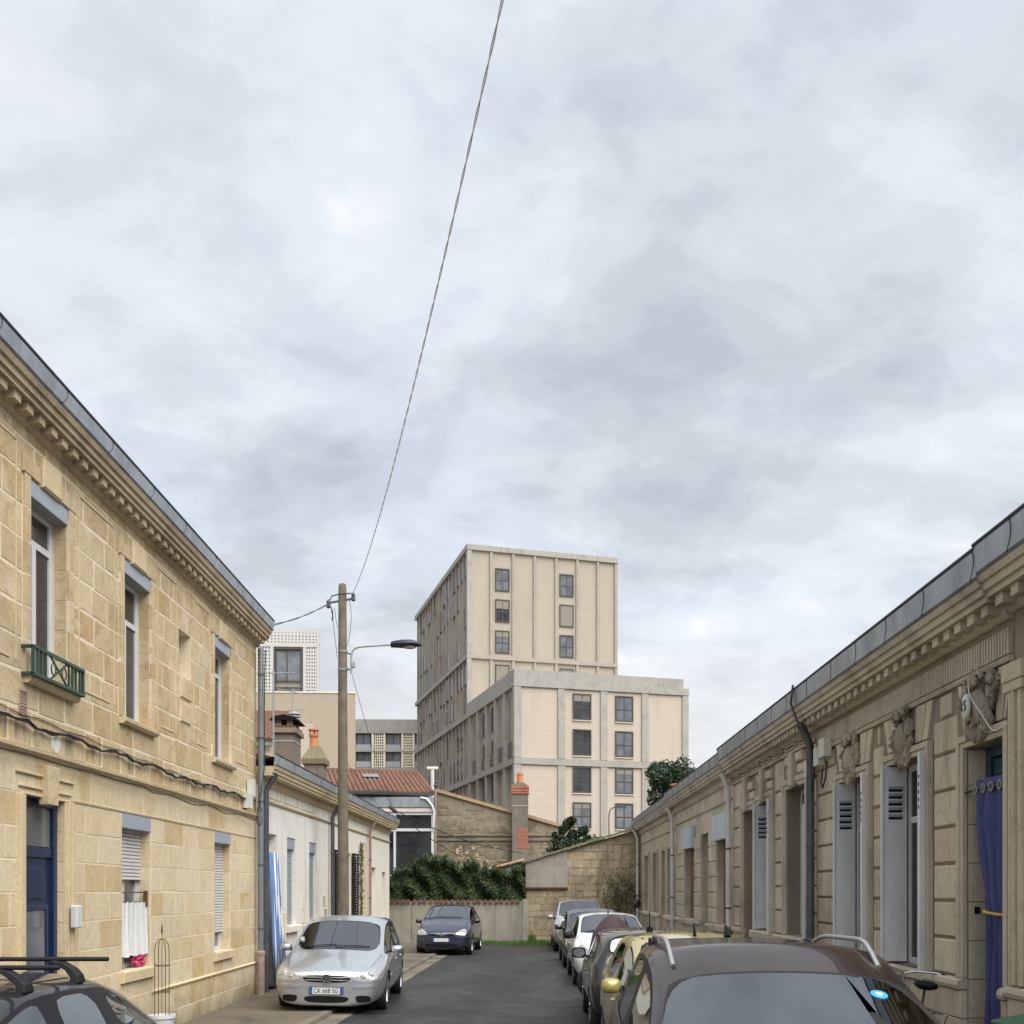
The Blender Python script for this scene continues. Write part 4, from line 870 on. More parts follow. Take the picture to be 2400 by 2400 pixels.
for i in range(n): 
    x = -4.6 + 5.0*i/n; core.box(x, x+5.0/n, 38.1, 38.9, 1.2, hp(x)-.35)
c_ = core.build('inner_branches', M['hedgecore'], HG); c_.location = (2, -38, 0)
# ---- rubble gable house with chimney
GH = empty('rubble_house', (0, 45, 0), 0, 'brown rubble stone house gable with sloping tiled edge', 'house')
gz = lambda X: 6.22 - (X+3.28)*.2848 if X < -.1 else 5.33 - (X+.1)*.29
poly = [(-3.5, 0), (2.05, 0), (2.05, gz(2.05)), (-.1, gz(-.1)), (-3.28, 6.22), (-3.5, 6.14)]
MB().prism_y(poly, .02, 4.0).build('wall', M['rubble_bed'], GH)
mb = MB(); z = 1.0
while z < 6.2:
    h = random.uniform(.11, .20); x = -3.48
    while x < 2.0:
        w = random.uniform(.16, .42); xe = min(x+w, 2.03)
        if z + h < gz(xe) - .06 and z + h < gz(x) and random.random() < .72: mb.stone(x+.004, xe-.004, z+.004, z+h-.004, random.uniform(.002, .018), .04, .012, .026)
        x = xe
    z += h
o = mb.build('rubble_stones', M['rubble'], GH); o['kind'] = 'stuff'
for z in (4.12, 4.33): MB().box(-3.5, 2.05, -.05, .02, z, z+.06).build('ledge', M['rubble_bed'], GH)
n = 22
for i in range(n):
    a, b = -3.42 + 5.45*i/n, -3.42 + 5.45*(i+1)/n; za, zb = gz(a), gz(b)
    MB().add([(a,-.09,za),(b,-.09,zb),(b,.3,zb),(a,.3,za),(a,-.09,za+.15),(b,-.09,zb+.13),(b,.3,zb+.13),(a,.3,za+.15)], [(0,3,2,1),(4,5,6,7),(0,1,5,4),(1,2,6,5),(2,3,7,6),(3,0,4,7)]).build('coping_tile', M['coping'], GH)
MB().tube([(-3.45,-.08,2.4),(-3.45,-.08,6.35)], .055, 10).build('downpipe', M['rustpipe'], GH); MB().revolve([(.09,6.35),(.09,6.5),(.14,6.52),(.14,6.56),(.08,6.6),(.08,6.68),(.12,6.7),(0,6.78)], (-3.42, .1, 0), 'z', 10).build('flue_cap', M['zincdark'], GH)
for i in range(16): 
    x, z = random.uniform(-3.1, -.3), random.uniform(3.0, 3.75); MB().stone(x, x+random.uniform(.06,.3), z, z+random.uniform(.06,.16), -.008, .02, .006, .01).build('pale_stone', M['lime'], GH)
CH = empty('chimney', (.26, 44.72, 0), 0, 'tall grey chimney with red brick head and orange pot', 'chimney')
MB().box(-.35, .35, -.22, .28, 2.8, 6.12).build('stack', M['sootwall'], CH, bevel=.01)
for r_ in range(3):
    for i in range(4): MB().stone(-.39+.195*i, -.20+.195*i, 6.125+.115*r_, 6.23+.115*r_, -.27-.012*r_, .30, .006, .003).build('brick', M['brick'], CH)
MB().prism_y([(-.36, 6.475), (.36, 6.475), (.16, 6.62), (-.16, 6.62)], -.2, .26).build('cap_slope', M['sootwall'], CH)
MB().revolve([(.14,6.6),(.125,6.95),(.145,6.97),(.145,7.02),(.09,7.02)], (0,.03,0), 'z', 12).build('chimney_pot', M['pot'], CH, smooth=True)
MB().box(-.37, .37, -.235, .285, 5.58, 5.63).build('metal_band', M['galv'], CH)
for r_ in range(9):
    for i in range(2): MB().stone(-.12+.235*i+.05*(r_ % 2), .105+.235*i+(.05 if i == 0 else 0)*(r_ % 2), 3.75+.098*r_, 3.84+.098*r_, -.232, -.2, .004, .003).build('brick', M['brick'], CH)
# ---- zinc and glass veranda
VE = empty('glass_veranda', (0, 44, 0), 0, 'glazed veranda with white bars under a zinc band', 'veranda')
mb = MB()
for z in (5.22, 4.52): mb.box(-6.6, -3.42, -.06, .04, z-.05, z+.07)
for x in (-6.5, -5.12, -3.50): mb.box(x-.05, x+.05, -.05, .04, 2.2, 5.2)
mb.box(-6.6, -3.42, -.05, .04, 2.55, 2.62); fr_ = mb.build('frame', M['upvc'], VE)
for x0, x1 in ((-6.45, -5.17), (-5.07, -3.55)):
    for z0, z1 in ((4.59, 5.17), (2.62, 4.47)): MB().box(x0, x1, 0, .02, z0, z1).build('pane', M['glass'], fr_)
MB().prism_x([(-.1,5.45),(-.14,5.5),(-.14,5.93),(.3,5.93),(.3,5.45)], -8.6, -3.45).build('zinc_band', M['zinc'], VE); MB().box(-8.6, -3.42, -.12, .3, 5.30, 5.445).build('fascia', M['cream'], VE)
MB().box(-8.6, -3.45, .1, 3, -.05, 5.3).build('side_wall', M['rubble_bed'], VE); MB().box(-8.6, -3.52, -.02, .08, -.05, 2.2).build('base_wall', M['yardwall'], VE)
MB().tube([(-4.0,-.18,5.9),(-3.75,-.2,5.85),(-3.5,-.2,5.55),(-3.42,-.2,5.3),(-3.46,-.18,4.6)], .05, 8).build('downpipe', M['whitepipe'], VE, smooth=True)
# ---- house with a canal-tile roof
p = P(1011, 1861, 44.6); TH = empty('tiled_house', (p.x, p.y, 0), R(14), 'house with brown-red canal tile roof and small skylight', 'house')
ze, zr, dep = p.z, 7.5, 4.3
mb = MB(); nrow = 44; L = 9.2
for i in range(nrow):
    xa = -L + L*i/nrow; w = L/nrow; jt = random.uniform(-.012, .012)
    vs = []
    for t in range(2):
        y, zz = (-.22+jt, ze) if t == 0 else (dep, zr)
        for q in range(6): a = math.pi*q/5; vs.append((xa + w/2 - math.cos(a)*w*.5, y, zz - .03 + math.sin(a)*.115))
    mb.add(vs, [(q, q+1, q+7, q+6) for q in range(5)] + [(0,1,2,3,4,5)[::-1]])
mb.build('tile_roof', M['terracotta'], TH, smooth=True)
MB().prism_x([(-.2, ze-.05), (dep, zr-.05), (dep*2, ze-.05)], -L, -.02).build('roof_deck', M['wood'], TH); MB().box(-L, -.12, .25, dep*2-.2, -.05, ze-.04).build('wall', M['rubble_bed'], TH)
MB().tube([(-L, dep, zr+.03), (0.02, dep, zr+.03)], .12, 8).build('ridge_tiles', M['terracotta'], TH); MB().tube([(.0, -.25, ze+.04), (.0, dep, zr+.04)], .10, 8).build('verge_tiles', M['terracotta'], TH)
MB().prism_x([(-.32, ze-.10), (-.20, ze-.10), (-.20, ze+.0), (-.34, ze+.0)], -L, .05).build('gutter', M['zincdark'], TH)
sl = (zr-ze)/(dep+.22); yy = 2.9
MB().add([(-2.7,yy-.35,ze+sl*(yy-.13)+.12),(-1.95,yy-.35,ze+sl*(yy-.13)+.12),(-1.95,yy+.35,ze+sl*(yy+.57)+.12),(-2.7,yy+.35,ze+sl*(yy+.57)+.12)], [(0,1,2,3)]).build('skylight', M['glass_lit'], TH)
frame_rect(MB(), -2.8, -1.85, -.45, .45, 0, .1, .09).build('skylight_frame', M['zincdark'], TH)
o = bpy.data.objects['skylight_frame']; o.location = (0, yy, ze+sl*(yy+.22)+.02); o.rotation_euler = (R(-90)+math.atan(sl), 0, 0)
vp = empty('vent_pipe', (p.x-.3, p.y+5.6, 0), 0, 'white vent pipe with T-shaped head behind the tiled roof', 'pipe')
MB().tube([(-.1,0,5.5),(-.1,0,7.85)], .09, 10).build('pipe', M['whitepipe'], vp); MB().tube([(-.36,0,7.9),(.18,0,7.9)], .09, 10).build('vent_head', M['whitepipe'], vp)
# ---- higher tiled roof seen past the corner downpipe
FT = empty('far_tiled_house', (0, 36, 0), 0, 'small patch of tiled roof beside corner downpipe', 'house')
mb = MB()
for i in range(24): mb.tube([(-13.5+.215*i, -.2, 7.18), (-13.5+.215*i, 2.6, 8.05)], .11, 6)
mb.build('tile_roof', M['terracotta'], FT); MB().box(-13.6, -8.5, .0, 4.5, -.05, 7.1).build('wall', M['cream'], FT); MB().prism_x([(-.3,6.98),(-.15,6.98),(-.15,7.1),(-.32,7.1)], -13.6, -8.4).build('gutter', M['zinc'], FT)
MB().box(-13.6, -8.5, 2.55, 2.7, 8.0, 8.7).build('dark_parapet', M['brownpanel'], FT)
# ---- chimneys and aerials behind the white cottage
C1 = empty('rendered_chimney', (-5.39, 24.4, 0), R(1), 'square brown-grey chimney with dark slab on brick legs', 'chimney')
MB().box(-.23, .23, -.42, .43, 4.0, 5.62).build('stack', M['sootwall'], C1, bevel=.01); MB().box(-.30, .30, -.49, .50, 5.62, 5.74).build('cap', M['rubble_bed'], C1, bevel=.015); MB().box(-.24, .24, -.43, .44, 5.42, 5.46).build('metal_band', M['galv'], C1)
for y in (-.4, .32):
    for x in (-.2, .06): MB().box(x, x+.13, y, y+.1, 5.74, 5.92).build('leg_brick', M['endstone'], C1)
MB().box(-.25, .26, -.46, .48, 5.74, 5.80).build('clay_liner', M['terracotta'], C1)
MB().prism_y([(-.32, 5.92), (.34, 5.92), (.26, 6.0), (.0, 6.05), (-.26, 6.0)], -.5, .52).build('slab', M['black'], C1)
C2 = empty('mossy_chimney', (-5.42, 28.0, 0), 0, 'mossy pyramid-capped chimney with a single orange pot', 'chimney')
MB().box(-.25, .25, -.3, .3, 4.0, 5.36).build('stack', M['sootwall'], C2); MB().add([(-.32,-.36,5.36),(.32,-.36,5.36),(.32,.36,5.36),(-.32,.36,5.36),(-.32,-.36,5.5),(.32,-.36,5.5),(.32,.36,5.5),(-.32,.36,5.5),(-.12,-.12,5.86),(.12,-.12,5.86),(.12,.12,5.86),(-.12,.12,5.86)],
    [(0,3,2,1),(0,1,5,4),(1,2,6,5),(2,3,7,6),(3,0,4,7),(4,5,9,8),(5,6,10,9),(6,7,11,10),(7,4,8,11),(8,9,10,11)]).build('pyramid_cap', M['moss'], C2)
MB().revolve([(.12,5.84),(.10,6.1),(.13,6.14),(.13,6.19)], (-.05,0,0), 'z', 12).build('chimney_pot', M['pot'], C2, smooth=True)
for s in range(4): MB().bar((-.05+.1*math.cos(s*1.57), .1*math.sin(s*1.57), 6.19), (-.05+.1*math.cos(s*1.57), .1*math.sin(s*1.57), 6.30), .03).build('pot_post', M['pot'], C2)
MB().revolve([(.15,6.30),(.15,6.34),(.0,6.36)], (-.05,0,0), 'z', 12).build('pot_lid', M['pot'], C2)
C3 = empty('metal_cowl', (-5.62, 26.0, 0), 0, 'slatted metal cowl beside the dark chimney slab', 'chimney cowl')
MB().tube([(.05,0,4.2),(.05,0,6.15)], .07, 8).build('flue', M['cream'], C3)
for i in range(4): MB().revolve([(.15,6.12+.07*i),(.15,6.15+.07*i),(.12,6.16+.07*i)], (.05,0,0), 'z', 12).build('cowl_ring', M['galv'], C3)
MB().revolve([(.16,6.40),(.0,6.50)], (.05,0,0), 'z', 12).build('cowl_top', M['galv'], C3)
def aerial(name, label, x, y, z0, z1, els):
    a = empty(name, (x, y, 0), 0, label, 'aerial', 'television aerials on the roofs'); MB().tube([(0,0,z0),(0,0,z1)], .022, 6).build('mast', M['galv'], a)
    for zz, ln, tilt, k in els:
        mb = MB(); mb.tube([(-ln*.5,-ln*.2,zz-tilt),(ln*.5,ln*.2,zz+tilt)], .012, 5)
        for i in range(k): 
            t = -.5 + (i+.5)/k; mb.tube([(ln*t-.05, ln*t*.4+.16, zz+2*tilt*t), (ln*t+.05, ln*t*.4-.16, zz+2*tilt*t)], .006, 4)
        mb.build('antenna', M['galv'], a)
aerial('roof_aerial', 'tall aerial mast beside the corner downpipe', -5.47, 23.3, 4.3, 6.95, [(6.88, .9, .04, 6)])
aerial('roof_aerial', 'thin twin aerial above the chimneys', -6.65, 30.8, 4.5, 8.0, [(7.9, .8, -.05, 5), (7.35, .7, .05, 4)])
# ---- trees and shrubs beyond the walls
def clump_tree(name, label, base, h, blobs, n, size, mat='evergreen', trunk=.1, group=None):
    t = empty(name, base, 0, label, 'tree' if h > 3 else 'shrub', group)
    mb = MB(); mb.tube([(0,0,0),(.05,0,h*.4),(.0,.05,h*.75),(.0,.0,h*.95)], [trunk, trunk*.8, trunk*.5, .02], 8)
    for c, r in blobs: mb.tube([(0,0,max(.2,c[2]-r[2]*1.5)), (c[0]*.5,c[1]*.5,c[2]-r[2]*.5), c], [trunk*.4, trunk*.25, .01], 5)
    mb.build('trunk', M['bark'], t)
    def pt():
        c, r = random.choice(blobs); v = Vector((random.gauss(0,1), random.gauss(0,1), random.gauss(0,1))).normalized(); k = random.random()**.33 * random.choice((1, 1, .95, 1.12))
        return (c[0]+v.x*r[0]*k, c[1]+v.y*r[1]*k, c[2]+v.z*r[2]*k), v
    mb = MB(); leaves(mb, pt, n, size); mb.build('crown', M[mat], t); return t
q = random.Random(5)
clump_tree('evergreen_tree', 'dark evergreen tree rising behind the right-hand roofs', (8.0, 51, 0), 8.3, [((q.uniform(-1.1,1.0), q.uniform(-.6,.6), q.uniform(4.6,7.9)), (q.uniform(.5,.8), .6, q.uniform(.5,.85))) for _ in range(22)] + [((-1.7,0,5.0),(.35,.3,.5)), ((-1.35,0,4.4),(.4,.4,.4))], 12000, .11, 'evergreen', .16)
clump_tree('evergreen_tree', 'small olive-green treetop peeking beside the dark evergreen', (10.3, 54, 0), 8.2, [((q.uniform(-.7,.7), 0, q.uniform(6.8,7.9)), (.5,.4,.35)) for _ in range(5)], 1500, .10, 'weed', .12)
clump_tree('laurel_shrub', 'bushy laurel with upright shoots above the gable wall', (2.55, 40.6, 0), 4.6, [((q.uniform(-1.3,.9), q.uniform(-.3,.3), q.uniform(3.0,3.9)), (.48,.4,.45)) for _ in range(16)] + [((x+q.uniform(-.1,.1),q.uniform(-.2,.2),z+q.uniform(-.25,.25)),(q.uniform(.08,.2),.1,q.uniform(.12,.25))) for x, z in ((-.6,4.2),(-.5,4.45),(-.25,4.3),(-.25,4.6),(.2,4.2),(-1.0,4.0),(.9,4.0),(.5,4.1),(.1,4.4))], 8000, .08, 'evergreen', .07)
def weed_pt():
    x, z = random.gauss(3.9, .42), abs(random.gauss(1.55, .6)); return (min(x, 4.5), 37.95-abs(random.gauss(0,.06)), z), (0,-1,.2)
mb = MB(); leaves(mb, weed_pt, 900, .05); mb.tube([(3.9+.1*math.sin(i), 37.93, .1+.2*i) for i in range(9)], .015, 5)
tag(mb.build('wall_creeper', M['weed']), 'thin creeper growing on the gable wall by end house', 'plant')
mb = MB()
for _ in range(5200):
    x = random.uniform(-1.6, 1.9); y = random.uniform(36.2 + (.5 if x < -.6 else 0), 37.95 if x > .5 else 37.28); 
    if x > 1.4: x -= 1.2
    h = random.uniform(.03, .11) * (1.6 if y > 37.0 else 1) * (2.2 if .5 < x < .8 and y > 37.2 else 1); a = random.uniform(0, 6.3); w = .012
    mb.add([(x-w*math.cos(a), y-w*math.sin(a), 0), (x+w*math.cos(a), y+w*math.sin(a), 0), (x+random.gauss(0,.03), y+random.gauss(0,.03), h)], [(0,1,2)])
tag(mb.build('grass', M['grass']), 'green grass and weeds at the foot of garden wall', 'grass', None, 'stuff')
# small clay outlet on the roof edge, far street lamp, dark hanging pot
cp = empty('clay_outlet', (5.75, 36.5, 0), 0, 'small orange clay chimney pot beyond the right gutter', 'chimney pot'); MB().revolve([(.12,4.4),(.12,5.5),(.16,5.52),(.16,5.6)], (0,0,0), 'z', 10).build('pot', M['pot'], cp); MB().revolve([(.2,5.66),(.2,5.72),(0,5.75)], (0,0,0), 'z', 10).build('lid', M['pot'], cp)
fl_ = empty('far_lamp', (5.55, 60, 0), 0, 'distant slim street lamp in front of the cream facade', 'street lamp')
MB().tube([(0,0,0),(0,0,6.3),(.05,0,6.6),(.25,0,6.78),(.5,0,6.82)], .035, 8).build('post', M['zincdark'], fl_); MB().prism_y([(.4,6.78),(1.05,6.72),(1.0,6.86),(.6,6.93),(.4,6.88)], -.12, .12).build('lamp_head', M['zincdark'], fl_)
MB().revolve([(0,-.16),(.13,-.12),(.17,.02),(.12,.14),(.0,.18)], (4.38, 36.6, 1.45), 'z', 12).build('hanging_pot', M['p_dark'], None, smooth=True)
mb = MB(); mb.tube([(4.62,36.6,1.75),(4.38,36.6,1.72),(4.38,36.6,1.6)], .012, 5); o = bpy.data.objects['hanging_pot']; tag(o, 'dark round pot hanging on end house wall', 'pot'); mb.build('hook', M['iron'], o)
# ================================================================== new apartment block
AB = empty('apartment_tower', (0.0, 83.4, 0), math.atan2(.277, .961), 'tall cream and concrete apartment block with stepped lower wing', 'apartment building')
Wd, D1, D2 = 15.5, 16.4, 43.8
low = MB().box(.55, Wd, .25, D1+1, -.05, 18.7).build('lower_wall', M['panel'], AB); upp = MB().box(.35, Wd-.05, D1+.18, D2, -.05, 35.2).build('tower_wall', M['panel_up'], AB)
def pil(x0, x1, y0, y1, z0, z1, m='concrete', name='pilaster', par=None): return MB().box(x0, x1, y0, y1, z0, z1).build(name, M[m], par or AB)
for a, b in ((0, .60), (3.77, 4.36), (7.52, 8.12), (11.24, 11.83), (14.97, 15.54)):
    for z0, z1 in ((0, 12.2), (12.78, 18.55)): pil(a, b, 0 if a else -.01, .5, z0, z1)
pil(0, Wd+.05, -.03, .5, 12.23, 12.75, name='beam'); pil(-.03, Wd+.06, -.04, .5, 18.57, 19.15, name='beam'); pil(.0, Wd-.45, .02, .30, 19.16, 19.95, name='parapet'); pil(-.02, .30, .31, D1+.1, 19.16, 19.95, name='parapet')
for x0, x1 in ((.61, 3.76), (4.37, 7.51), (8.13, 11.23), (11.84, 14.96)):
    for z0, z1 in ((.1, 12.2), (12.78, 18.55)): pil(x0, x1, .12, .26, z0, z1, 'panel', 'cream_panel')
def bwin(par, x0, x1, z0, z1, y, closed=False, depth=.16):
    f = frame_rect(MB(), x0-.08, x1+.08, z0-.08, z1+.08, y-.10, y+.02, .10); xm = (x0+x1)/2
    if not closed: f.box(xm-.04, xm+.04, y-.06, y, z0, z1); f.box(x0, x1, y-.062, y-.002, z0+(z1-z0)*.44, z0+(z1-z0)*.44+.07)
    w = f.build('window', M['winframe'], par); gm = random.choice(('glass_far', 'glass_far', 'glass_lit', 'glass'))
    if not closed and random.random() < .35: MB().box(x0+.01, x1-.01, y-.055, y-.045, z1-(z1-z0)*random.uniform(.12, .45), z1).build('blind', M['shutclosed'], w)
    if closed: MB().box(x0, x1, y-.06, y, z0, z1).build('blind', M['shutclosed'], w)
    else:
        for a, b in ((x0, xm-.04), (xm+.04, x1)):
            for c, d in ((z0, z0+(z1-z0)*.44), (z0+(z1-z0)*.44+.07, z1)): MB().box(a, b, y-.03, y-.02, c, d).build('pane', M[gm], w)
    return w
qw = random.Random(3)
for x0, x1 in ((5.16, 6.62), (8.92, 10.38)):
    for zt in (18.16, 15.2, 12.1, 9.15, 6.1, 3.1): bwin(AB, x0, x1, zt-2.0, zt, .12); MB().box(x0-.12, x1+.12, .02, .13, zt-2.2, zt-2.1).build('window_sill', M['panel'], AB)
# tower front
for i, t in enumerate((0, 2.29, 4.54, 6.74, 8.97, 11.19, 13.37, 15.3)):
    w = .45 if i == 0 else (.26 if i < 7 else .3)
    for z0, z1 in ((19.0, 24.4), (24.86, 34.9)): pil(t, t+w, D1+(-.02 if i == 0 else .0), D1+.4, z0, z1, 'concrete2' if i else 'concrete')
pil(-.02, Wd+.12, D1-.04, D1+.4, 24.42, 24.84, 'concrete2', 'beam'); pil(-.05, Wd+.14, D1-.06, D2+.05, 34.92, 35.42, 'concrete', 'coping')
for x0, x1 in ((2.92, 4.22), (9.55, 10.85)):
    for k, zt in enumerate((33.3, 30.27, 27.24, 23.9)): bwin(AB, x0, x1, zt-2.05, zt, D1+.17, k == 3 or (k == 1 and x0 > 5)); 
# long left face: lower wing with deep concrete bays, tower with a close rhythm of fins and sheets
def lf(y0, y1, x0, x1, z0, z1, m, name): return MB().box(x0, x1, y0, y1, z0, z1).build(name, M[m], AB)
for z0, z1 in ((12.23, 12.75), (18.57, 19.15)): lf(.51, D2, -.03, .45, z0, z1, 'concrete', 'beam')
lf(D1, D2, -.03, .4, 24.42, 24.84, 'concrete', 'beam'); lf(.5, D2, -.03, .4, 6.2, 6.6, 'concrete', 'beam')
for k, s in enumerate((2.99, 6.04, 9.19, 12.3, 15.5)):
    for z0, z1 in ((0, 6.18), (6.62, 12.2), (12.78, 18.55)): lf(s, s+.45, 0, .56, z0, z1, 'concrete', 'fin')
for k, (a, b) in enumerate(((.6, 2.98), (3.45, 6.03), (6.5, 9.18), (9.65, 12.29), (12.76, 15.49))):
    for z0 in (6.62, 12.78):
        if k in (2, 3):
            for zz in (z0+.35, z0+3.3):
                w = MB().box(.44, .56, a+.45, b-.35, zz, zz+2.2).build('window', M['winframe'], AB); MB().box(.42, .44, a+.55, b-.45, zz+.1, zz+2.1).build('pane', M['glass'], w); lf(a+.3, b-.2, .36, .43, zz, zz+.95, 'perfdark', 'guard_sheet') if zz < z0+1 else None
        else: lf(a+.15, b-.1, .30, .40, z0+.05, z0+1.5, 'perfdark', 'guard_sheet')
q = random.Random(21); pitch = 1.62; n = int((D2-D1-.5)/pitch)
for i in range(n+1):
    s = D1 + .5 + i*pitch
    for z0, z1 in ((6.62, 12.2), (12.78, 18.55), (19.17, 24.4), (24.86, 34.9)): lf(s, s+.20, .10 if q.random() < .8 else .04, .38, z0, z1, 'concrete2' if q.random() < .7 else 'concrete', 'fin')
    if i == n: break
    a, b = s+.22, s+pitch-.02; st = [6.7, 9.6, 12.85, 15.75, 19.2, 21.8, 24.9, 27.4, 29.9, 32.4]
    for z0 in st:
        r = q.random(); h = 2.35
        if i in (1, 2) and r < .75 or r < .20:
            w = MB().box(.22, .36, a+.1, b-.1, z0+.25, z0+h-.15).build('window', M['winframe'], AB); MB().box(.20, .22, a+.2, b-.2, z0+.35, z0+h-.25).build('pane', M['glass'], w)
        elif r < .62: lf(a, a+(b-a)*q.choice((.55, 1, 1)), .12, .16, z0+q.uniform(-.1,.2), z0+h-q.choice((0, 0, .9)), q.choice(('perf', 'perf', 'perf', 'perfdark')), 'sun_screen')
MB().box(8, 12, D1+8, D1+14, 35.4, 36.3).build('roof_plant', M['concrete'], AB) if False else None
# ================================================================== buildings far left
BB = empty('beige_block', (-18.6, 75, 0), R(3), 'plain beige rendered block behind the wooden pole', 'building')
MB().prism_z([(-14,0),(6.95,0),(3.0,14),(-14,14)], -.05, 16.4).build('wall', M['beige'], BB); MB().box(-14, 3.9, -.08, .0, 5, 14.1).build('pale_panel', M['panel'], BB); MB().box(-14, 3.7, -.12, -.08, 5, 13.2).build('inner_panel', M['panel'], BB); MB().prism_z([(-14,-.05),(7.0,-.05),(3.05,14),(-14,14)], 16.4, 16.5).build('coping', M['lattice'], BB)
def perforated(par, x0, x1, z0, z1, y, nx, nz, mat, fill=.5, name='lattice', depth=.2):
    mb = MB(); dx, dz = (x1-x0)/nx, (z1-z0)/nz
    for i in range(nx+1): mb.box(x0+dx*i-dx*(1-fill)/2, x0+dx*i+dx*(1-fill)/2, y, y+depth, z0, z1)
    for k in range(nz+1): mb.box(x0, x1, y+.004, y+depth-.004, z0+dz*k-dz*(1-fill)/2, z0+dz*k+dz*(1-fill)/2)
    return mb.build(name, M[mat], par)
PB = empty('perforated_block', (-22.9, 93, 0), R(4), 'white perforated block with one large window behind corner', 'building')
MB().prism_z([(-6,.25),(5.1,.25),(2.8,8),(-6,8)], -.05, 25.2).build('wall', M['concrete2'], PB)
perforated(PB, -3.0, 5.1, 24.35, 25.45, 0, 26, 4, 'whiteperf', .36); perforated(PB, 3.95, 5.1, 10, 24.1, 0, 5, 44, 'whiteperf', .42); perforated(PB, -1.2, .8, 10, 24.1, 0, 8, 44, 'whiteperf', .42)
MB().box(-3, 5.14, -.06, .22, 24.05, 24.4).build('band', M['whiteperf'], PB); MB().box(4.95, 5.14, -.05, .22, 10, 25.5).build('corner_post', M['whiteperf'], PB); MB().box(3.72, 3.98, -.05, .22, 10, 24.05).build('post', M['whiteperf'], PB); MB().box(.76, 1.05, -.05, .22, 10, 24.05).build('post', M['whiteperf'], PB)
frame_rect(MB(), 1.05, 3.72, 14, 24.0, -.05, .3, .18).build('window_surround', M['winframe'], PB)
for z0, z1 in ((20.9, 23.7), (17.6, 20.4)):
    f = frame_rect(MB(), 1.25, 3.55, z0, z1, .02, .1, .1).box(2.2, 2.32, .02, .1, z0, z1).build('window', M['winframe'], PB); MB().box(1.3, 3.5, .05, .06, z0, z1).build('pane', M['glass_far'], f)
LB = empty('lattice_block', (-20.4, 133, 0), R(2), 'low block with brick lattice panels and dark balconies', 'building')
MB().box(-6, 9.5, .6, 12, -.05, 24.0).build('wall', M['lattice'], LB); MB().box(-6, 9.6, -.1, 1, 22.3, 24.1).build('parapet', M['concrete'], LB)
for z0 in (10.0, 12.2, 14.5, 17.8): pass
for x0, x1, kind in ((-2.0, -.2, 'w'), (-.1, 1.75, 'w'), (1.9, 3.55, 'l'), (3.75, 5.6, 'w'), (5.75, 7.3, 'l'), (7.5, 9.4, 'w')):
    if kind == 'l':
        MB().box(x0, x0+.25, -.02, .3, 8, 22.3).build('pier', M['lattice'], LB); MB().box(x1-.1, x1+.15, -.02, .3, 8, 22.3).build('pier', M['lattice'], LB); MB().box(x0+.2, x1-.1, .3, .4, 8, 22.3).build('dark_back', M['perfdark'], LB)
        perforated(LB, x0+.25, x1-.1, 8, 22.3, .05, 5, 40, 'lattice', .62, depth=.06)
    else:
        for z0, z1 in ((20.1, 22.25), (17.9, 19.85), (14.9, 17.0), (12.6, 14.7)):
            f = frame_rect(MB(), x0, x1, z0, z1, .3, .5, .08).box((x0+x1)/2-.05, (x0+x1)/2+.05, .3, .5, z0, z1).build('window', M['winframe'], LB); MB().box(x0+.08, x1-.08, .4, .42, z0+.08, z1-.08).build('pane', M['glass_far'], f); MB().box(x0, x1, .05, .1, z0, z0+.75).build('glass_guard', M['slatgrey'], LB)
for z in (19.88, 17.1, 12.2): MB().box(-6, 9.55, -.05, .5, z, z+.22 if z > 18 else z+.75).build('slab_edge', M['concrete'], LB)
# ================================================================== wooden pole, lamp, overhead lines
UP = empty('utility_pole', (-3.9, 23.4, 0), 0, 'tall weathered wooden pole rising behind the silver car', 'utility pole')
MB().tube([(0,0,-.1),(0,0,2),(-.01,0,5),(-.02,0,8.85),(-.02,0,8.93)], [.135,.128,.112,.092,.075], 14).build('pole', M['wood'], UP, smooth=True, angle=60)
mb = MB(); mb.bar((-.34,0,8.50), (.23,0,8.60), .04, .04); mb.tube([(-.34,0,8.5),(-.26,.0,8.66),(0,-.1,8.69),(.18,0,8.72),(.24,0,8.63)], .015, 6); mb.build('cross_bracket', M['zincdark'], UP)
for x, z in ((-.34, 8.48), (.23, 8.64)): MB().revolve([(.02,z-.1),(.05,z-.08),(.05,z),(.03,z+.02),(.05,z+.04),(.02,z+.1)], (x,0,0), 'z', 10).build('insulator', M['zincdark'], UP)
for z in (6.95, 7.36): MB().revolve([(.110,z),(.118,z+.05)], (-.012,0,0), 'z', 14).build('steel_band', M['galv'], UP)
mb = MB(); mb.tube([(-.24,0,8.35),(-.22,-.05,8.0),(-.15,-.1,7.5),(-.11,-.12,7.2)], .006, 5); mb.tube([(-.2,0,8.4),(-.15,-.1,8.1),(-.11,-.12,7.9)], .006, 5); mb.tube([(.14,0,8.6),(.19,0,8.2),(.16,-.05,7.8),(.11,-.1,7.5)], .006, 5); mb.tube([(-.28,0,8.42),(-.24,0,8.2),(-.26,0,8.1)], .014, 5); mb.build('pole_wiring', M['cable'], UP)
SL = empty('street_lamp', (-3.9, 23.4, 0), 0, 'dark street lamp on a curved arm fixed to wooden pole', 'street lamp')
MB().tube([(.19,-.04,6.88),(.19,-.04,7.25),(.21,-.04,7.38),(.28,-.04,7.46),(.38,-.04,7.49),(1.15,-.1,7.53)], .022, 10).build('arm', M['galv'], SL, smooth=True)
for z in (6.98, 7.34): MB().bar((.08,-.03,z+.02), (.19,-.04,z-.03), .03).build('arm_clamp', M['rustiron'], SL)
MB().box(.21, .27, -.09, .02, 7.02, 7.14).build('fuse_box', M['galv'], SL)
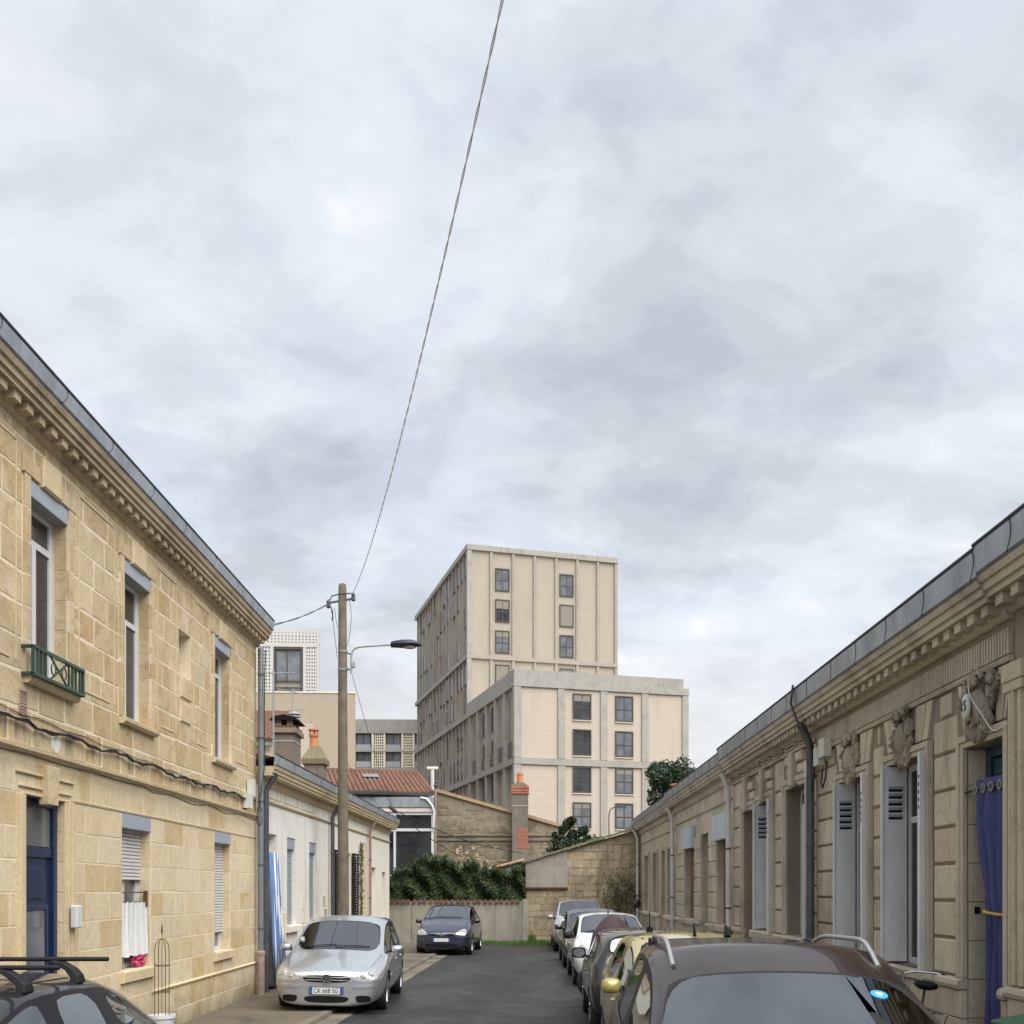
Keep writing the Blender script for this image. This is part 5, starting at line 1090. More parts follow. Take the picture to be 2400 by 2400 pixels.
hd = MB(); prof = [(1.10,.06,7.46,7.59),(1.16,.09,7.46,7.61),(1.36,.12,7.45,7.64),(1.56,.13,7.46,7.64),(1.72,.10,7.48,7.60),(1.80,.03,7.50,7.54)]; vs = []
for x, w, a, b in prof:
    for k in range(10): t = 2*math.pi*k/10; vs.append((x, -.1+w*math.cos(t), (a+b)/2+(b-a)/2*math.sin(t)))
hd.add(vs, [(10*i+k, 10*i+(k+1) % 10, 10*i+10+(k+1) % 10, 10*i+10+k) for i in range(5) for k in range(10)] + [tuple(range(10))[::-1], tuple(range(50, 60))]); h_ = hd.build('lamp_head', M['lamp'], SL, smooth=True)
lb = MB(); lump(lb, (1.52, -.1, 7.47), (.16, .08, .045), 3, amp=0); lb.build('lamp_bowl', M['lampglass'], h_, smooth=True)
def line(name, label, pts, r, mat='cable', twist=0):
    mb = MB()
    if twist:
        for k in range(twist): mb.tube([Vector(p) + Vector((r*math.cos(i*.9+k*6.283/twist), 0, r*math.sin(i*.9+k*6.283/twist))) for i, p in enumerate(pts)], r*.75, 5)
    else: mb.tube(pts, r, 5)
    return tag(mb.build(name, M[mat], None, smooth=True), label, 'cable')
pts = []
for i in range(331):
    D = 23.4 - i*.088; t = (23.4-D); pts.append((-3.67 + .213*t, D, 7.55 + .0063*(D-9.6)**2))
line('overhead_cable', 'long twisted overhead cable climbing from wooden pole across the sky', pts, .0062, 'greycable', 2)
a, b = Vector((-4.2, 23.4, 8.50)), Vector((-4.42, 18.45, 6.70)); line('house_cable', 'short cable from the pole top to limestone house cornice', [a.lerp(b, t/14) + Vector((0,0,-.06*math.sin(math.pi*t/14))) for t in range(15)], .011, 'zincdark', 2)
a, b = Vector((-3.69, 23.35, 6.85)), P(921, 1897, 33); line('service_wire', 'thin wire sloping from the lamp arm to far cottage', [a.lerp(b, t/14) + Vector((0,0,-.12*math.sin(math.pi*t/14))) for t in range(15)], .006)
a, b = Vector((-3.9, 23.3, 5.0)), P(905, 1905, 33); line('service_wire', 'second thin wire sloping down behind the wooden pole', [a.lerp(b, t/14) + Vector((0,0,-.1*math.sin(math.pi*t/14))) for t in range(15)], .006)
a, b = P(921, 1897, 33), P(1225, 2000, 38.4); line('yard_cable', 'black cable crossing above the hedge to the gable roof', [a.lerp(b, t/16) + Vector((0,0,-.22*math.sin(math.pi*t/16))) for t in range(17)], .016)
a, b = P(921, 1899, 33), P(1090, 2012, 38.6); line('yard_cable', 'thinner cable dropping from the splice into the hedge', [a.lerp(b, t/16) + Vector((0,0,-.12*math.sin(math.pi*t/16))) for t in range(17)], .014)
mb = MB(); mb.tube([P(912,1890,33), P(921,1897,33), P(928,1903,33)], .06, 8); tag(mb.build('cable_splice', M['cable']), 'dark cable splice hanging in front of veranda', 'cable splice')
# ================================================================== vehicles
def half_ring(p, hw):
    return [(0, p['zb']), (p['wl']*hw*.82, p['zb']), (p['wl']*hw, p['zb']+.10), (p['wm']*hw, p['zm']), (p['wm']*hw*.985, p['zs']-.06), (p['ws']*hw, p['zs']),
            (p['w6']*hw, p['z6']), (p['w7']*hw, p['z7']), (p['w8']*hw, p['z8']), (0, p['z9'])]
def nonc(s, wl, wm, zb, zm, zs, ws, cr):
    return dict(s=s, wl=wl, wm=wm, zb=zb, zm=zm, zs=zs, ws=ws, w6=ws*.90, z6=zs+cr*.45, w7=ws*.80, z7=zs+cr*.62, w8=ws*.42, z8=zs+cr*.95, z9=zs+cr)
def cab(s, wl, wm, zb, zm, zs, ws, z6, w6, zr, c=.05):
    return dict(s=s, wl=wl, wm=wm, zb=zb, zm=zm, zs=zs, ws=ws, w6=w6, z6=z6, w7=w6*.925, z7=zr-c, w8=w6*.5, z8=zr-c*.2, z9=zr)
def stations(c):
    L, hf, hb, H = c['L'], c['hf'], c['hb'], c['H']; sc, st, sb, sr, sR, sh = c['sc'], c['st'], c['sb'], c['sr'], c['sR'], c['sh']; zb = c.get('zb', .19); wt = c.get('wt', .74); hr = c.get('hr', H-.05)
    hc = c.get('hc', hb+.05); a0 = sc
    return [nonc(0, .66, .74, zb+.04, .44, hf-.13, .62, .03), nonc(.05, .80, .87, zb, .46, hf-.05, .75, .04), nonc(.20, .88, .95, zb, .48, hf, .82, .05),
            nonc(a0*.5, .94, .995, zb, .52, hf+(hc-hf)*.45, .86, .06), nonc(a0*.82, .95, 1, zb, .55, hf+(hc-hf)*.78, .875, .06),
            cab(sc, .95, 1, zb, .56, hb-.02, .90, hc, .865, hc+.075, .05), cab(st, .95, 1, zb, .57, hb, .935, H-.14-c.get('dt',0), wt, H-.035-c.get('dt',0)),
            cab(sb, .95, 1, zb, .57, hb+.015, .94, H-.095, wt+.01, H), cab(sb+.13, .95, 1, zb, .57, hb+.02, .94, H-.093, wt+.01, H+.002), cab(sr, .95, 1, zb, .57, hb+.05, .935, H-.115, wt, H-.012),
            cab(sr+.14, .95, 1, zb, .57, hb+.055, .935, H-.125, wt-.005, H-.018),
            cab(sR, .95, .99, zb, .57, hb+.07, .915, hr-.10, wt-.03, hr), cab(sh, .93, .975, zb+.02, .57, hb+.07, .885, hb+.12, .80, hb+.17, .03), nonc(L-.03, .88, .93, zb+.08, .57, hb-.08, .80, .03), nonc(L, .74, .80, zb+.16, .55, hb-.25, .66, .03)]
def car_shell(c, root, pm):
    hw = c['W']/2; sts = stations(c); K = 10; bm = bmesh.new(); rows = []
    for p in sts:
        x = c['L']/2 - p['s']; r = half_ring(p, hw); right = [bm.verts.new((x, y, z)) for y, z in r]
        left = [right[j] if j in (0, K-1) else bm.verts.new((x, -r[j][0], r[j][1])) for j in range(K)]; rows.append((right, left))
    reg = {'ws': [], 'rw': [], 'sw': []}; fr = {}
    iA, iB0, iB1, iC0, iC1, iR, iH = 5, 7, 8, 9, 10, 11, 12
    for i in range(len(rows)-1):
        for side in (0, 1):
            for j in range(K-1):
                a, b, d, e = rows[i][side][j], rows[i][side][j+1], rows[i+1][side][j+1], rows[i+1][side][j]
                f = bm.faces.new((a, b, d, e) if side == 0 else (e, d, b, a)); f.smooth = True
                if i == iA and j >= 7: reg['ws'].append(f)
                elif i == iR and j >= 7: reg['rw'].append(f)
                elif j == 5:
                    key = 'F' if i in (5, 6) else 'R' if i == 8 else 'B' if i in (7, 9) else 'Q' if (i == 10 and c.get('quarter')) else None
                    if key in ('F', 'R', 'Q'): fr.setdefault((key, side), []).append(f)
                    elif key == 'B' and c.get('blackB', True): f.material_index = 4
    for e in (0, -1):
        rt, lt = rows[e]
        for j in range(K-1):
            q = [rt[j], rt[j+1], lt[j+1], lt[j]]; u = []
            for v in q:
                if v not in u: u.append(v)
            f = bm.faces.new(u if e == -1 else u[::-1]); f.smooth = True
    def inset(faces, mi, th):
        r = bmesh.ops.inset_region(bm, faces=faces, thickness=th, use_even_offset=True, use_boundary=True)
        for f in r['faces']: f.material_index = 4; f.smooth = True
        for f in faces: f.material_index = mi
    inset(reg['ws'], 1, .035); inset(reg['rw'], 3, .05)
    for k, fs in fr.items(): inset(fs, 2, .028)
    bmesh.ops.recalc_face_normals(bm, faces=bm.faces)
    cl = bm.edges.layers.float.new('crease_edge')
    for e in bm.edges:
        if len(e.link_faces) == 2 and e.link_faces[0].material_index != e.link_faces[1].material_index: e[cl] = .8
    vl = bm.verts.layers.float.new('crease_vert')
    for v in bm.verts:
        gf = [f for f in v.link_faces if f.material_index in (1, 2, 3)]
        if len(gf) == 1 and len(v.link_faces) > 2: v[vl] = .35
    me = bpy.data.meshes.new('shell'); bm.to_mesh(me); bm.free()
    mats = [pm, M['carglass'], M['carglass'], M['carglass'], M['blackplastic'], M['black']]
    for m_ in mats: me.materials.append(m_)
    ob = link('tmp_shell', me); sd_ = ob.modifiers.new('s', 'SUBSURF'); sd_.levels = 2; sd_.render_levels = 2
    dg = bpy.context.evaluated_depsgraph_get(); dg.update(); full = bpy.data.meshes.new_from_object(ob.evaluated_get(dg))
    xs = [v.co for v in full.vertices]; mx = max(v.x for v in xs); mn = min(v.x for v in xs); my = max(v.y for v in xs); mz = max(v.z for v in xs); z0 = min(v.z for v in xs)
    sx, sy = c['L']/(mx-mn), hw/my; sz = (c['H']-z0)/(mz-z0)
    for v in full.vertices: v.co = (((v.co.x-(mx+mn)/2)*sx), v.co.y*sy, z0+(v.co.z-z0)*sz)
    bvh = BVHTree.FromPolygons([v.co.copy() for v in full.vertices], [tuple(p.vertices) for p in full.polygons])
    bpy.data.objects.remove(ob)
    ob = link('tmp_full', full); cut_ = MB(); cut_.cur = 5; R_ = c['wr']+.035
    for ax in (c['L']/2-c['fa'], c['L']/2-c['ra']):
        for s in (-1, 1): cut_.revolve([(R_, s*(hw-.27)), (R_, s*(hw+.2))] if s > 0 else [(R_, -(hw+.2)), (R_, -(hw-.27))], (ax, 0, c['wr']-.005), 'y', 36)
    cm = cut_.mesh('cutter', mats); co = link('tmp_cut', cm); bm = bmesh.new(); bm.from_mesh(cm); bmesh.ops.recalc_face_normals(bm, faces=bm.faces); bm.to_mesh(cm); bm.free()
    bo = ob.modifiers.new('b', 'BOOLEAN'); bo.object = co; bo.operation = 'DIFFERENCE'; bo.solver = 'EXACT'
    dg = bpy.context.evaluated_depsgraph_get(); dg.update(); res = bpy.data.meshes.new_from_object(ob.evaluated_get(dg)); bpy.data.objects.remove(ob); bpy.data.objects.remove(co)
    names = {0: 'body', 1: 'windshield', 2: 'side_window', 3: 'rear_window', 4: 'window_trim', 5: 'wheel_arch'}
    nm = {i: (m_.name if m_ else '') for i, m_ in enumerate(res.materials)}
    for mi, nme in names.items():
        bm = bmesh.new(); bm.from_mesh(res); bmesh.ops.delete(bm, geom=[f for f in bm.faces if f.material_index != mi], context='FACES')
        isl = []
        if mi == 2:
            todo = set(bm.faces)
            while todo:
                st_ = [todo.pop()]; g = list(st_)
                while st_:
                    f = st_.pop()
                    for e in f.edges:
                        for h in e.link_faces:
                            if h in todo: todo.remove(h); st_.append(h); g.append(h)
                isl.append([[tuple(v.co) for v in f.verts] for f in g])
        else: isl = [[[tuple(v.co) for v in f.verts] for f in bm.faces]] if bm.faces else []
        bm.free()
        for polys in isl:
            idx = {}; vs = []; fs = []
            for po in polys:
                ff = []
                for co_ in po:
                    k = tuple(round(t, 5) for t in co_)
                    if k not in idx: idx[k] = len(vs); vs.append(co_)
                    ff.append(idx[k])
                if len(set(ff)) > 2: fs.append(ff)
            b = MB(); b.add(vs, fs); b.build(nme, mats[mi], root, smooth=True, angle=34 if mi == 0 else 60)
    bpy.data.meshes.remove(res)
    return bvh
def cast(bvh, view, a, b):
    o, d = {'front': (Vector((9, a, b)), Vector((-1, 0, 0))), 'rear': (Vector((-9, a, b)), Vector((1, 0, 0))), 'left': (Vector((a, 9, b)), Vector((0, -1, 0))), 'right': (Vector((a, -9, b)), Vector((0, 1, 0))), 'top': (Vector((a, b, 9)), Vector((0, 0, -1)))}[view]
    h = bvh.ray_cast(o, d); return (h[0], h[1]) if h[0] else (None, None)
def patch(bvh, view, outline, off, name, mat, par, sub=4, rings=4, round_=True):
    pts = []
    for i, (a, b) in enumerate(outline):
        c, d = outline[(i+1) % len(outline)]
        for k in range(sub): t = k/sub; pts.append((a+(c-a)*t, b+(d-b)*t))
    if round_:
        for _ in range(2): pts = [((p[0]+2*q[0]+r[0])/4, (p[1]+2*q[1]+r[1])/4) for p, q, r in zip(pts[-1:]+pts[:-1], pts, pts[1:]+pts[:1])]
    cx, cy = sum(p[0] for p in pts)/len(pts), sum(p[1] for p in pts)/len(pts); n = len(pts); vs = []
    def at(a, b, o):
        h, nn = cast(bvh, view, a, b)
        if h is None: h, nn = cast(bvh, view, cx, cy)
        if h is None: return (0, 0, 0)
        return tuple(h + nn*o)
    for a, b in pts: vs.append(at(a, b, -.006))
    for r in range(rings):
        t = 1 - r/rings
        for a, b in pts: vs.append(at(cx+(a-cx)*t, cy+(b-cy)*t, off))
    vs.append(at(cx, cy, off)); fs = [(r*n+i, r*n+(i+1) % n, (r+1)*n+(i+1) % n, (r+1)*n+i) for r in range(rings) for i in range(n)] + [(rings*n+i, rings*n+(i+1) % n, len(vs)-1) for i in range(n)]
    mb = MB(); mb.add(vs, fs); me = mb.mesh(name, mat); bm = bmesh.new(); bm.from_mesh(me); bmesh.ops.recalc_face_normals(bm, faces=bm.faces); bm.to_mesh(me); bm.free()
    me.polygons.foreach_set('use_smooth', [True]*len(me.polygons)); me.set_sharp_from_angle(angle=R(50))
    return link(name, me, par)
def ribbon(bvh, view, pts, w, name, mat, par, off=.002):
    mb = MB(); ps = []
    for (a, b), (c, d) in zip(pts, pts[1:]):
        for k in range(6): t = k/6; ps.append((a+(c-a)*t, b+(d-b)*t))
    ps.append(pts[-1]); L = []
    for i, (a, b) in enumerate(ps):
        p0, p1 = ps[max(i-1, 0)], ps[min(i+1, len(ps)-1)]; t = Vector((p1[0]-p0[0], p1[1]-p0[1])).normalized(); nx, ny = -t.y*w/2, t.x*w/2
        q = [cast(bvh, view, a+nx*s, b+ny*s) for s in (-1, 1)]
        if any(h is None for h, _ in q): continue
        L += [tuple(h + nn*off) for h, nn in q]
    if len(L) < 4: return None
    mb.add(L, [(2*i, 2*i+1, 2*i+3, 2*i+2) for i in range(len(L)//2-1)]); return mb.build(name, mat, par)
WHEEL = {}
def wheel(root, x, y, r, w, style, steer=0):
    key = (round(r,3), round(w,3), style)
    if key not in WHEEL:
        t = MB().revolve([(r*.66,-w*.42),(r*.80,-w*.5),(r*.95,-w*.47),(r,-w*.36),(r,w*.36),(r*.95,w*.47),(r*.80,w*.5),(r*.66,w*.42)], (0,0,0), 'y', 32); tm = t.mesh('tyre', M['blackrubber']); tm.polygons.foreach_set('use_smooth', [True]*len(tm.polygons)); tm.set_sharp_from_angle(angle=R(40))
        rm = MB().revolve([(r*.66,w*.30),(r*.68,w*.44),(r*.63,w*.44),(r*.60,w*.2),(0,w*.15)], (0,0,0), 'y', 32)
        nsp = 5 if style == 'alloy' else 8
        for k in range(nsp):
            a = 2*math.pi*k/nsp; rm.bar((r*.1*math.cos(a), w*.34, r*.1*math.sin(a)), (r*.63*math.cos(a), w*.40, r*.63*math.sin(a)), .05 if style == 'alloy' else .04, .03)
        rm.revolve([(r*.17,w*.2),(r*.17,w*.42),(r*.1,w*.45),(0,w*.45)], (0,0,0), 'y', 16); WHEEL[key] = (tm, rm.mesh('rim', M['alloy' if style != 'dark' else 'zincdark']))
    tm, rm = WHEEL[key]; s = 1 if y > 0 else -1
    wo = link('wheel', tm, root); wo.location = (x, y, r); wo.rotation_euler = (0, 0, (math.pi if s < 0 else 0)+steer); link('rim', rm, wo); return wo
def mirror(root, x, y, z, mat, s, w=.19, h=.13, d=.11, facing=1):
    mb = MB(); vs = []; n = 12
    for k, (dx, sc) in enumerate(((-.5*facing, .86), (-.45*facing, 1), (.05*facing, .97), (.35*facing, .72), (.5*facing, .3))):
        for i in range(n):
            a = 2*math.pi*i/n; ca, sa = math.cos(a), math.sin(a); q = .6
            vs.append((x+dx*d, y+s*w*.5+w*.5*sc*abs(ca)**q*(1 if ca > 0 else -1), z+h*.5*sc*abs(sa)**q*(1 if sa > 0 else -1)))
    mb.add(vs, [(k*n+i, k*n+(i+1) % n, (k+1)*n+(i+1) % n, (k+1)*n+i) for k in range(4) for i in range(n)] + [tuple(range(n)), tuple(range(4*n, 5*n))])
    me = mb.mesh('side_mirror', M[mat]); bm = bmesh.new(); bm.from_mesh(me); bmesh.ops.recalc_face_normals(bm, faces=bm.faces); bm.to_mesh(me); bm.free(); me.polygons.foreach_set('use_smooth', [True]*len(me.polygons)); me.set_sharp_from_angle(angle=R(60))
    o = link('side_mirror', me, root)
    gx = x-facing*d*.5; MB().add([(gx-.002*facing, y+s*w*.5+w*.40*math.cos(2*math.pi*i/16), z+h*.40*math.sin(2*math.pi*i/16)) for i in range(16)], [tuple(range(16))]).build('mirror_glass', M['glass_lit'], o)
    MB().bar((x, y+s*.02, z-h*.25), (x+.02, y-s*.07, z-h*.45), .05, .035).build('mirror_arm', M['blackplastic'], o)
    return o
def interior(root, c):
    L, hw, hb, H = c['L'], c['W']/2, c['hb'], c['H']; X = lambda s: L/2-s
    MB().box(X(c['sh']-.05), X(c['sc']+.15), -hw*.86, hw*.86, .32, .40).build('cabin_floor', M['black'], root)
    MB().prism_y([(X(c['sc']+.05), .6), (X(c['sc']+.05), hb-.02), (X(c['sc']+.30), hb+.0), (X(c['sc']+.55), hb-.10), (X(c['sc']+.55), .6)], -hw*.84, hw*.84).build('dashboard', M['seat'], root, bevel=.02)
    for s in (-1, 1):
        x0 = X(c['sb']+.22)
        st_ = MB().prism_y([(x0+.45, .42), (x0+.45, .58), (x0, .56), (x0-.17, 1.06*H/1.48), (x0-.29, 1.06*H/1.48), (x0-.12, .42)], s*hw*.42-.23, s*hw*.42+.23).build('front_seat', M['seat'], root, bevel=.05)
        MB().prism_y([(x0-.16, 1.10*H/1.48), (x0-.19, 1.27*H/1.48), (x0-.28, 1.27*H/1.48), (x0-.26, 1.10*H/1.48)], s*hw*.42-.12, s*hw*.42+.12).build('headrest', M['seat'], st_, bevel=.03)
    x0 = X(c['sr']+.05); MB().prism_y([(x0+.4, .42), (x0+.4, .60), (x0, .58), (x0-.18, hb+.02), (x0-.3, hb+.02), (x0-.2, .42)], -hw*.8, hw*.8).build('rear_seat', M['seat'], root, bevel=.04)
    MB().tube([(X(c['sc']+.68)-.03*math.sin(a*.42), hw*.42+.18*math.cos(a*.42), hb-.07+.16*math.sin(a*.42)) for a in range(15)], .016, 6, True).build('steering_wheel', M['black'], root)
    h, n_ = (X(c['st']+.06), 0); MB().box(h-.03, h, -.11, .11, H-.24-c.get('dt',0), H-.17-c.get('dt',0)).build('rear_view_mirror', M['black'], root, bevel=.01)
def wipers(bvh, root, c):
    x0 = c['L']/2-c['sc']
    for y0, y1 in ((-.05, .52), (-.62, -.02)):
        pts = []
        for t in range(7):
            y = y0+(y1-y0)*t/6; h, n_ = cast(bvh, 'top', x0-.06-.05*t/6, y)
            if h: pts.append(h+n_*.015)
        if len(pts) > 2: MB().tube(pts, .008, 5).build('wiper', M['black'], root)
def plate(bvh, root, y, z, txt, view='front', w=.52, h=.11, c=None):
    h0, n_ = cast(bvh, view, y, z); s = 1 if view == 'front' else -1; x = h0.x + s*.018
    p = MB().box(x-.012, x, y-w/2, y+w/2, z-h/2, z+h/2).build('number_plate', M['platewhite'], root, bevel=.004)
    for yy in (-w/2+.025, w/2-.025): MB().box(x-.011, x+.001*s, y+yy-.022, y+yy+.022, z-h/2+.004, z+h/2-.004).build('plate_band', M['plateblue'], p)
    frame_ = MB()
    for a, b, c_, d in ((-w/2-.006, -w/2, -h/2, h/2), (w/2, w/2+.006, -h/2, h/2), (-w/2-.006, w/2+.006, h/2, h/2+.006), (-w/2-.006, w/2+.006, -h/2-.006, -h/2)): frame_.box(x-.012, x+.003, y+a, y+b, z+c_, z+d)
    frame_.build('plate_frame', M['blackplastic'], p)
    if txt: text_mesh(txt, .105, M['black'], 'plate_text', p, (x+.002*s, y-.002, z-.001), (R(90), 0, R(90)*s), .001, .80)
def generic_sides(bvh, root, c, door=True, strip=None, handle='body'):
    L = c['L']; X = lambda s: L/2-s; hb = c['hb']
    for v in ('left', 'right'):
        for s in (c['sc']+.12, c['sb']+.06, c['sr']+.02): ribbon(bvh, v, [(X(s), .27), (X(s), hb-.08)], .009, 'door_seam', M['black'], root)
        ribbon(bvh, v, [(X(c['sc']+.12), .26), (X(c['sr']+.02), .26)], .009, 'door_seam', M['black'], root)
        for s in (c['sb']-.12, c['sr']-.14): patch(bvh, v, [(X(s)-.09, hb-.17), (X(s)+.09, hb-.17), (X(s)+.09, hb-.13), (X(s)-.09, hb-.13)], .02, 'door_handle', handle, root, 2, 2)
        if strip: patch(bvh, v, [(X(c['sr']), .50), (X(c['sc']+.15), .50), (X(c['sc']+.15), .55), (X(c['sr']), .55)], .012, 'rub_strip', strip, root, 6, 2)
    ribbon(bvh, 'top', [(X(.30), .66*c['W']/1.76), (X(c['sc']*.6), .71*c['W']/1.76), (X(c['sc']-.06), .74*c['W']/1.76)], .006, 'bonnet_seam', M['black'], root); ribbon(bvh, 'top', [(X(.30), -.66*c['W']/1.76), (X(c['sc']*.6), -.71*c['W']/1.76), (X(c['sc']-.06), -.74*c['W']/1.76)], .006, 'bonnet_seam', M['black'], root)
    for s in (-1, 1) if c.get('tail', True) else (): patch(bvh, 'rear', [(s*.55*c['W']/1.76, hb-.28), (s*.78*c['W']/1.76, hb-.26), (s*.78*c['W']/1.76, hb-.02), (s*.60*c['W']/1.76, hb-.03)], .008, 'tail_light', M['redlens'], root)
def car(name, label, c, X, D, slope, away=False, tilt=0, z=0):
    ang = math.atan2(-1, -slope) if not away else math.atan2(1, slope)
    d = Vector((math.cos(ang), math.sin(ang))); cx, cy = X - d.x*c['L']/2, D - d.y*c['L']/2       # X, D: middle of the front bumper
    r = empty(name, (cx, cy, z), ang, label, 'car'); r.rotation_euler = (tilt, 0, ang)
    pm = M[c['paint']]; b = car_shell(c, r, pm); interior(r, c)
    for s in (-1, 1):
        for ax in (c['fa'], c['ra']): wheel(r, c['L']/2-ax, s*(c['W']/2-.115), c['wr'], .205, c.get('style', 'alloy'))
    generic_sides(b, r, c, strip=c.get('strip') and M[c['strip']], handle=pm); wipers(b, r, c)
    return r, b, pm
mir = lambda o, s: [(a*s, b) for a, b in o]
def both(bvh, root, outline, off, name, mat, **k):
    return [patch(bvh, 'front', mir(outline, s), off, name, mat, root, **k) for s in (1, -1)]
# ---- silver hatchback (the nearest car on the left, half on the pavement)
GO = dict(L=4.2, W=1.76, H=1.485, dt=.05, wt=.77, hf=.68, hb=.90, sc=1.08, st=1.90, sb=2.28, sr=3.22, sR=3.72, sh=4.06, fa=.88, ra=3.46, wr=.31, paint='p_silver', strip='p_silver', zb=.11, hc=.88)
r, b, pm = car('silver_hatchback', 'silver hatchback facing us half on the pavement', GO, -2.93, 15.95, -.022, tilt=R(-1.2), z=.018)
patch(b, 'front', [(-.40, .605), (.40, .605), (.33, .49), (-.33, .49)], .004, 'grille', M['black'], r)
for z0 in (.575, .532): patch(b, 'front', [(-.38+.7*(.605-z0), z0+.007), (.38-.7*(.605-z0), z0+.007), (.38-.7*(.605-z0), z0-.006), (-.38+.7*(.605-z0), z0-.006)], .012, 'grille_bar', pm, r, 8, 1, False)
for o in both(b, r, [(.41, .55), (.46, .515), (.60, .51), (.77, .53), (.79, .62), (.74, .70), (.62, .68), (.50, .62)], .014, 'headlight', M['headlight']):
    s = 1 if sum(v.co.y for v in o.data.vertices) > 0 else -1
    for yy, zz, rr in ((.56, .585, .045), (.67, .61, .06)):
        h, n_ = cast(b, 'front', s*yy, zz)
        if h: MB().revolve([(rr,.0),(rr*.95,.004),(rr*.6,.006),(rr*.3,.012),(0,.014)], (h.x+.012, s*yy, zz), 'x', 16).build('reflector', M['reflector'], o, smooth=True)
h, n_ = cast(b, 'front', 0, .548); lg = MB(); q = [h.x+.035]
lg.revolve([(.072,.0),(.075,.008),(.063,.008),(.060,.0)], (h.x+.022, 0, .548), 'x', 24)
for p0, p1 in (((-.030,.055),(0,.006)), ((.030,.055),(0,.006)), ((-.052,.03),(-.026,-.052)), ((-.026,-.052),(0,-.004)), ((0,-.004),(.026,-.052)), ((.026,-.052),(.052,.03))): lg.bar((h.x+.028, p0[0], .548+p0[1]), (h.x+.028, p1[0], .548+p1[1]), .011, .012)
e_ = MB().revolve([(.074,-.02),(.074,.004),(0,.008)], (h.x+.018, 0, .548), 'x', 24).build('badge', M['blackplastic'], r, smooth=True); lg.build('badge_emblem', M['chrome'], e_)
patch(b, 'front', [(-.37, .285), (.37, .285), (.32, .175), (-.32, .175)], .004, 'lower_intake', M['black'], r); both(b, r, [(.44, .295), (.68, .30), (.69, .20), (.47, .18)], .004, 'side_intake', M['black'])
both(b, r, [(.40, .455), (.74, .465), (.74, .425), (.42, .405)], .014, 'bumper_strip', pm); plate(b, r, 0, .365, 'CK 668 SG')
for s in (-1, 1): mirror(r, GO['L']/2-1.52, s*.84, .945, 'p_silver', s, .20, .13, .12)
h, n_ = cast(b, 'front', -.60, 1.06); MB().box(h.x-.03, h.x-.026, -.66, -.60, 1.05, 1.13).build('windscreen_sticker', M['stickerg'], r)
# ---- slate-blue hatchback by the garden wall
CL = dict(L=3.99, W=1.70, H=1.49, hf=.72, hb=.95, sc=.98, st=1.82, sb=2.15, sr=3.05, sR=3.55, sh=3.86, fa=.82, ra=3.38, wr=.30, paint='p_blue', zb=.17, hc=1.0)
r, b, pm = car('blue_hatchback', 'dark slate blue hatchback parked before the garden wall', CL, -2.16, 30.4, .07)
both(b, r, [(.40, .62), (.70, .60), (.74, .70), (.66, .80), (.50, .72)], .012, 'headlight', M['headlight']); both(b, r, [(.11, .645), (.38, .655), (.38, .60), (.14, .595)], .004, 'grille', M['black'])
patch(b, 'front', [(-.55, .36), (.55, .36), (.42, .23), (-.42, .23)], .004, 'lower_intake', M['black'], r); plate(b, r, 0, .47, None)
h, n_ = cast(b, 'front', 0, .62); lg = MB(); lg.add([(h.x+.02, 0, .69), (h.x+.02, .045, .62), (h.x+.02, 0, .55), (h.x+.02, -.045, .62), (h.x-.02, 0, .69), (h.x-.02, .045, .62), (h.x-.02, 0, .55), (h.x-.02, -.045, .62)], [(0,1,2,3)[::-1], (0,4,5,1)[::-1], (1,5,6,2)[::-1], (2,6,7,3)[::-1], (3,7,4,0)[::-1]]); lg.build('badge', M['chrome'], r)
for s in (-1, 1): mirror(r, CL['L']/2-1.38, s*.81, .99, 'p_dark', s, .2, .14, .12)
# ---- pale silver people carrier at the far right
MP = dict(L=4.3, W=1.78, H=1.62, hf=.80, hb=1.0, sc=.92, st=1.85, sb=2.25, sr=3.2, sR=3.85, sh=4.18, fa=.85, ra=3.45, wr=.31, paint='p_mpv', zb=.18, hc=1.05)
r, b, pm = car('silver_minivan', 'pale silver minivan facing us at the far end', MP, 2.12, 32.0, .01)
both(b, r, [(.42, .68), (.72, .66), (.78, .82), (.66, .90), (.50, .78)], .012, 'headlight', M['headlight']); patch(b, 'front', [(-.35, .66), (.35, .66), (.30, .56), (-.30, .56)], .004, 'grille', M['black'], r)
patch(b, 'front', [(-.70, .50), (.70, .50), (.70, .42), (-.70, .42)], .01, 'bumper_strip', M['blackplastic'], r); patch(b, 'front', [(-.45, .36), (.45, .36), (.40, .25), (-.40, .25)], .004, 'lower_intake', M['black'], r); plate(b, r, 0, .45, None)
for s in (-1, 1): mirror(r, MP['L']/2-1.36, s*.85, 1.08, 'p_mpv', s, .2, .14, .12)
# ---- dark car mostly hidden behind the white one
DK = dict(GO); DK.update(paint='p_dark', L=4.1, W=1.72, H=1.46, strip=None)
r, b, pm = car('dark_hatchback', 'dark grey hatchback half hidden behind the white car', DK, 2.08, 25.4, .01)
both(b, r, [(.41, .55), (.46, .52), (.60, .51), (.77, .53), (.79, .62), (.74, .70), (.58, .66)], .012, 'headlight', M['headlight']); patch(b, 'front', [(-.36, .30), (.36, .30), (.31, .18), (-.31, .18)], .004, 'lower_intake', M['black'], r); plate(b, r, 0, .40, None)
for s in (-1, 1): mirror(r, 4.1/2-1.5, s*.82, .98, 'p_dark', s, .21, .14, .12)
